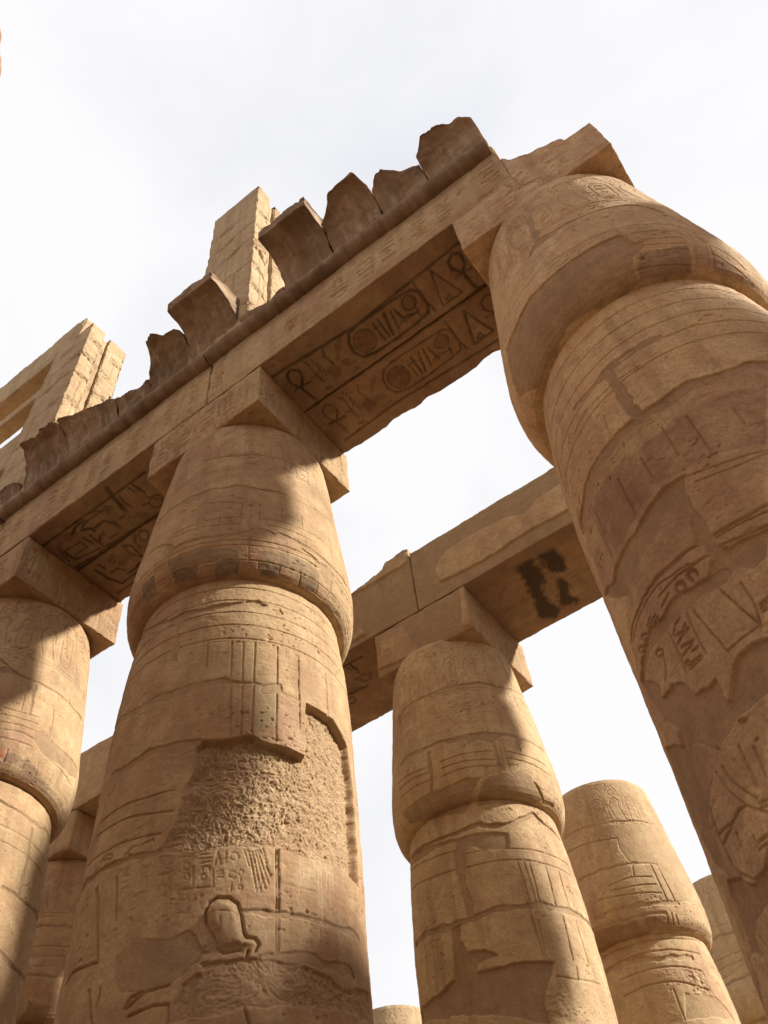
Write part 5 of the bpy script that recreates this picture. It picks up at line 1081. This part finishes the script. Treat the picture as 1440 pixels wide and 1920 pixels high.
cornice(2.54, 3.5, [(2.54, 15.5), (2.83, 15.54), (3.19, 15.58), (3.4, 15.66), (3.5, 15.5)], 47, 'peaked dark cornice stone to the right of the right intact one')
cornice(3.52, 4.36, [(3.52, 15.4), (3.7, 15.5), (3.82, 15.5), (4.07, 15.34), (4.36, 15.3)], 49, 'worn rounded cornice stone, second from the right end of the beam')
cornice(4.38, 5.38, [(4.38, 15.42), (4.6, 15.49), (4.8, 15.48), (5.0, 15.45), (5.2, 15.45), (5.38, 15.40)], 51, 'rough broken cornice lump at the right end of the beam, highest in the photo')

# ------------------------------------------------------------------ rear beams
def plain(cv): cv.base(.3, .1, .1); cv.mk[:, 0] = .92 + .15 * fb2(cv.x / .6, cv.y / .4, cv.seed, 3)
def front_2(cv):
    plain(cv)
    for q in FRONT2:
        i, m = cv.poly([tuple(p) for p in q], soft=.006)
        if len(i):
            pit = ss(.25, .7, fb2(cv.x[i] / .04, cv.y[i] / .03, 19, 3)); cv.H[i] += m * (.035 + .006 * fb2(cv.x[i] / .1, cv.y[i] / .1, 9, 3) - .016 * pit); cv.mk[i, 0] *= (1 - m)
    for x in (-1.2, -.9): cv.groove([(x, 14.4), (x, 13.5)], .006, .004)
RB = 'beams of the rear row'
def soff2(cv):
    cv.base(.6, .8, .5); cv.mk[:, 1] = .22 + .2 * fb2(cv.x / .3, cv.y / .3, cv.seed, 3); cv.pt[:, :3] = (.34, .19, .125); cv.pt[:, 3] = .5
    e = np.minimum(cv.y - 4.63, 6.6 - cv.y) < .34
    for f in SOFF_2:
        if f[0] == 'q':
            if f[3] < 1: cv.fill(f[1], f[2], f[3], .05)
            else:
                i = cv.box(f[1], .25); m = ss(-.17, .06, cv.sd(f[1], i, cv.wx, cv.wy) + .06 * fb2(cv.x[i] / .09, cv.y[i] / .09, 5, 3)); cv.mk[i, 1] = np.maximum(cv.mk[i, 1], np.clip(m * (1.35 + .5 * fb2(cv.x[i] / .05, cv.y[i] / .16, 3, 3)), 0, 1))
        else: cv.groove(f[1], f[2], .012, f[3], .7)
    cv.mk[e, 0] = np.maximum(cv.mk[e, 0], .8)
def rear_cut(Q, P):
    hh = np.interp(P[:, 0], [-5.1, -1.9, -1.5, -1.1, -.75, -.62, -.3, -.05], [14.12, 14.15, 14.30, 14.36, 14.42, 14.60, 14.66, 14.64]) + .07 * fb3(P * np.array([1, 1, 0]) / .16, 91, 4)
    Q[:, 2] = np.minimum(Q[:, 2], hh); return Q
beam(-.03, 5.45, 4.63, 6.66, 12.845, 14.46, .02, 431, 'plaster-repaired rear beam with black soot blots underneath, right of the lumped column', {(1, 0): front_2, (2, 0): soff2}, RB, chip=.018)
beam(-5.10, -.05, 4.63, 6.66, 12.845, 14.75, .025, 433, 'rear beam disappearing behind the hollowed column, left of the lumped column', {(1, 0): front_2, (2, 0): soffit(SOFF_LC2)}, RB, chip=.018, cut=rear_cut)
beam(-11.3, -5.12, 4.63, 6.66, 12.845, 14.42, .03, 435, 'shaded rear beam resting on the column in the narrow gap at the lower left', {(1, 0): rough_face(1.5), (2, 0): rough_face(1)}, RB)

# ------------------------------------------------------------------ clerestory piers standing on the front beams
def courses(zs, x0, x1, seed, diag=False):
    def fn(cv):
        cv.base(1.0, .8, 1.6); rnd = random.Random(seed)
        for z in zs:
            br = rnd.uniform(x0 + .2, x1 - .2); off = rnd.uniform(-.14, .14)
            cv.groove([(x, z + (off if x > br else 0) + rnd.uniform(-.03, .03)) for x in np.linspace(x0, x1, 9)], rnd.uniform(.012, .034), rnd.uniform(.03, .07))
            cv.erode([(br - .2, z - .12), (br + .2, z - .1), (br + .22, z + .1), (br - .15, z + .13)], .05)
        for z0, z1 in zip(zs[:-1], zs[1:]):
            if rnd.random() < .5:
                x = rnd.uniform(x0 + .2, x1 - .2); cv.groove([(x, z0), (x + rnd.uniform(-.03, .03), z1)], .022, .045)
    return fn
def split(f0, seed):
    def fn(cv):
        f0(cv)
        if seed == 501: cv.groove([(-1.05, 18.45), (-.95, 18.2), (-.85, 18.25), (-.75, 17.95), (-.6, 17.8)], .07, .2)
    return fn
def pier(x0, x1, zt, zs, seed, label, back_cut, ytop):
    root = thing('clerestory_pier', ((x0 + x1) / 2, -.5, 14.42), label, 'pier', 'clerestory piers above the front beam')
    block('front_leaf', (x0, -1.05, 14.42), (x1, -.62, zt), .022, seed, STP, root, .012, .085, {(1, 0): courses(zs, x0, x1, seed), (0, 1): split(courses(zs, -1.05, -.6, seed + 1), seed)})
    block('rebate', (x0 + .1, -.622, 14.42), (x1 - .10, -.47, zt - .15), .04, seed + 2, STP, root, .006, .02, {(0, 1): courses(zs, -.6, -.4, seed + 5)})
    block('rear_leaf', (x0, -.472, 14.42), (x1 - .02, ytop, zt + .02), .022, seed + 3, STP, root, .012, .09, {(0, 1): courses([z - .12 for z in zs], -.6, ytop, seed + 4)}, back_cut)
    return root
def cutA(Q, P):
    h = np.interp(P[:, 1], [-.5, -.25, -.2, .1, .3], [22.25, 22.0, 21.2, 20.6, 19.5]) + .06 * fb3(P * np.array([1, 1, 0]) / .2, 5, 2); Q[:, 2] = np.minimum(Q[:, 2], h); return Q
def cutB(Q, P):
    Q[:, 1] -= .14 * (P[:, 1] > 0) * ss(19.6, 19.5, P[:, 2]); return Q
pier(-.66, .72, 21.85, [15.6, 16.4, 17.3, 18.5, 19.4, 20.3], 501, 'right stone pier with a split foot, rising behind the two intact cornice stones', cutA, .3)
pB = pier(-6.06, -4.68, 21.75, [15.5, 16.3, 17.2, 18.2, 19.3, 20.2, 21.0], 511, 'left stone pier at the left edge with window bars joining it on its left', cutB, .1)
block('lintel', (-10.6, -1.0, 21.55), (-5.3, -.35, 23.0), .05, 521, STP, pB, .015, .08, {(1, 0): rough_face(1.5)})
block('window_bar', (-10.6, -.98, 19.75), (-6.07, -.62, 20.15), .04, 523, STP, pB, .01, .03)
block('window_sill', (-10.6, -.90, 17.2), (-6.07, .3, 18.6), .05, 525, STP, pB, .01, .04)
# ------------------------------------------------------------------ great nave columns; the rim of one just enters the upper left corner
k_ = math.pi / 180
def great(gx, gy, label):
    gr = thing('great_column', (gx, gy, 0), label, 'column', 'great columns of the nave')
    th = np.arange(0, 360, 1.5)
    zz = np.concatenate([np.linspace(0, 15.4, 60), np.linspace(15.5, 20.6, 60)]); rp = np.interp(zz, [0, 1, 4, 15.4, 15.8, 17.5, 19, 20, 20.6], [1.6, 1.72, 1.75, 1.5, 1.55, 1.75, 2.2, 2.75, 3.0])
    T, Zg = np.meshgrid(th, zz); rr = rp[:, None] + 0 * T; P = np.stack([gx + rr * np.cos(T * k_), gy + rr * np.sin(T * k_), Zg], -1).reshape(-1, 3)
    dn = .05 * fb3(P / .5, 3, 4) - .16 * np.clip(fb3(P / .45, 13, 3), 0, 1) * ss(20.0, 20.5, P[:, 2])
    P[:, 0] += dn * np.cos(T.ravel() * k_); P[:, 1] += dn * np.sin(T.ravel() * k_); PG = P.reshape(len(zz), len(th), 3)
    link_mesh('shaft', PG[:60].reshape(-1, 3), grid_faces(60, len(th), True), STW, gr)
    cp = [PG[59:]]
    for f in (.8, .4, .05):
        q = PG[-1:].copy(); q[..., :2] = np.array([gx, gy]) + (q[..., :2] - np.array([gx, gy])) * f; cp.append(q)
    cp = np.concatenate(cp); link_mesh('capital', cp.reshape(-1, 3), grid_faces(len(cp), len(th), True), STW, gr)
    block('abacus', (gx - 1.3, gy - 1.3, 20.61), (gx + 1.3, gy + 1.3, 21.8), .1, 5, STW, gr)
    return gr
g0 = great(-3.15, -8.52, 'crumbling edge of a great column head, a sliver in the upper left corner')
def again(root, dx, dy, label, drop=0):
    r = root.copy(); COL.objects.link(r); r.location = root.location + Vector((dx, dy, -drop)); r['label'] = label
    for ch in root.children:
        c = ch.copy(); COL.objects.link(c); c.parent = r; c.matrix_parent_inverse = Matrix.Translation(-root.location)
    return r
for cx, cy, w_ in ((12.3, 5.66, 'in the rear row'), (16.1, 5.66, 'in the rear row, second one'), (16.1, -.05, 'in the front row, second one')):
    again(cF, cx - 10.9, cy + .05, 'added papyrus column ' + w_ + ' to the right, outside the view', drop=.65 if cy == 5.66 else 0)  # unseen columns added for shade, the rear pair lowered to place their shadow
for cx, cy, w_ in ((.4, -8.6, 'first'), (5.46, -8.6, 'second'), (10.9, -8.6, 'third'), (16.1, -8.6, 'fourth'), (-8.4, -8.6, 'fifth'), (-13.6, -8.6, 'sixth')):
    again(cF, cx - 10.9, cy + .05, 'added papyrus column in the opposite row behind the viewer, ' + w_ + ', outside the view')  # unseen row added behind the camera to block low sky
beam(-1.0, 18, -9.6, -7.6, 12.845, 14.4, .3, 443, 'added beam of the opposite row behind the viewer, outside the view', {}, 'added beams of the opposite row', STW)  # this beam and the next are added to keep sky off the lower shafts
beam(-16, -5.2, -9.6, -7.6, 12.845, 14.4, .3, 445, 'added beam of the opposite row to the left behind the viewer, outside the view', {}, 'added beams of the opposite row', STW)
beam(12.0, 17.4, 4.63, 6.66, 12.195, 12.75, .2, 441, 'added shadow-casting rear beam to the right, outside the view', {}, RB)  # invented beam that shades the foot of the hollowed column
wall = thing('added_enclosure_wall', (0, 0, 0), 'tall stone enclosure wall added round the temple hall, outside the view', 'wall')  # unseen walls added all round to cut low sky and far ground bounce
for lo, hi in (((-32, 48, -.2), (48, 50, 17.5)), ((-35, -28, -.2), (-32, 30, 16)), ((48, -28, -.2), (50, 50, 15)), ((-35, -30, -.2), (50, -28, 15))):
    block('wall_face', lo, hi, 2.0, 7, STW, wall, .03, .1)
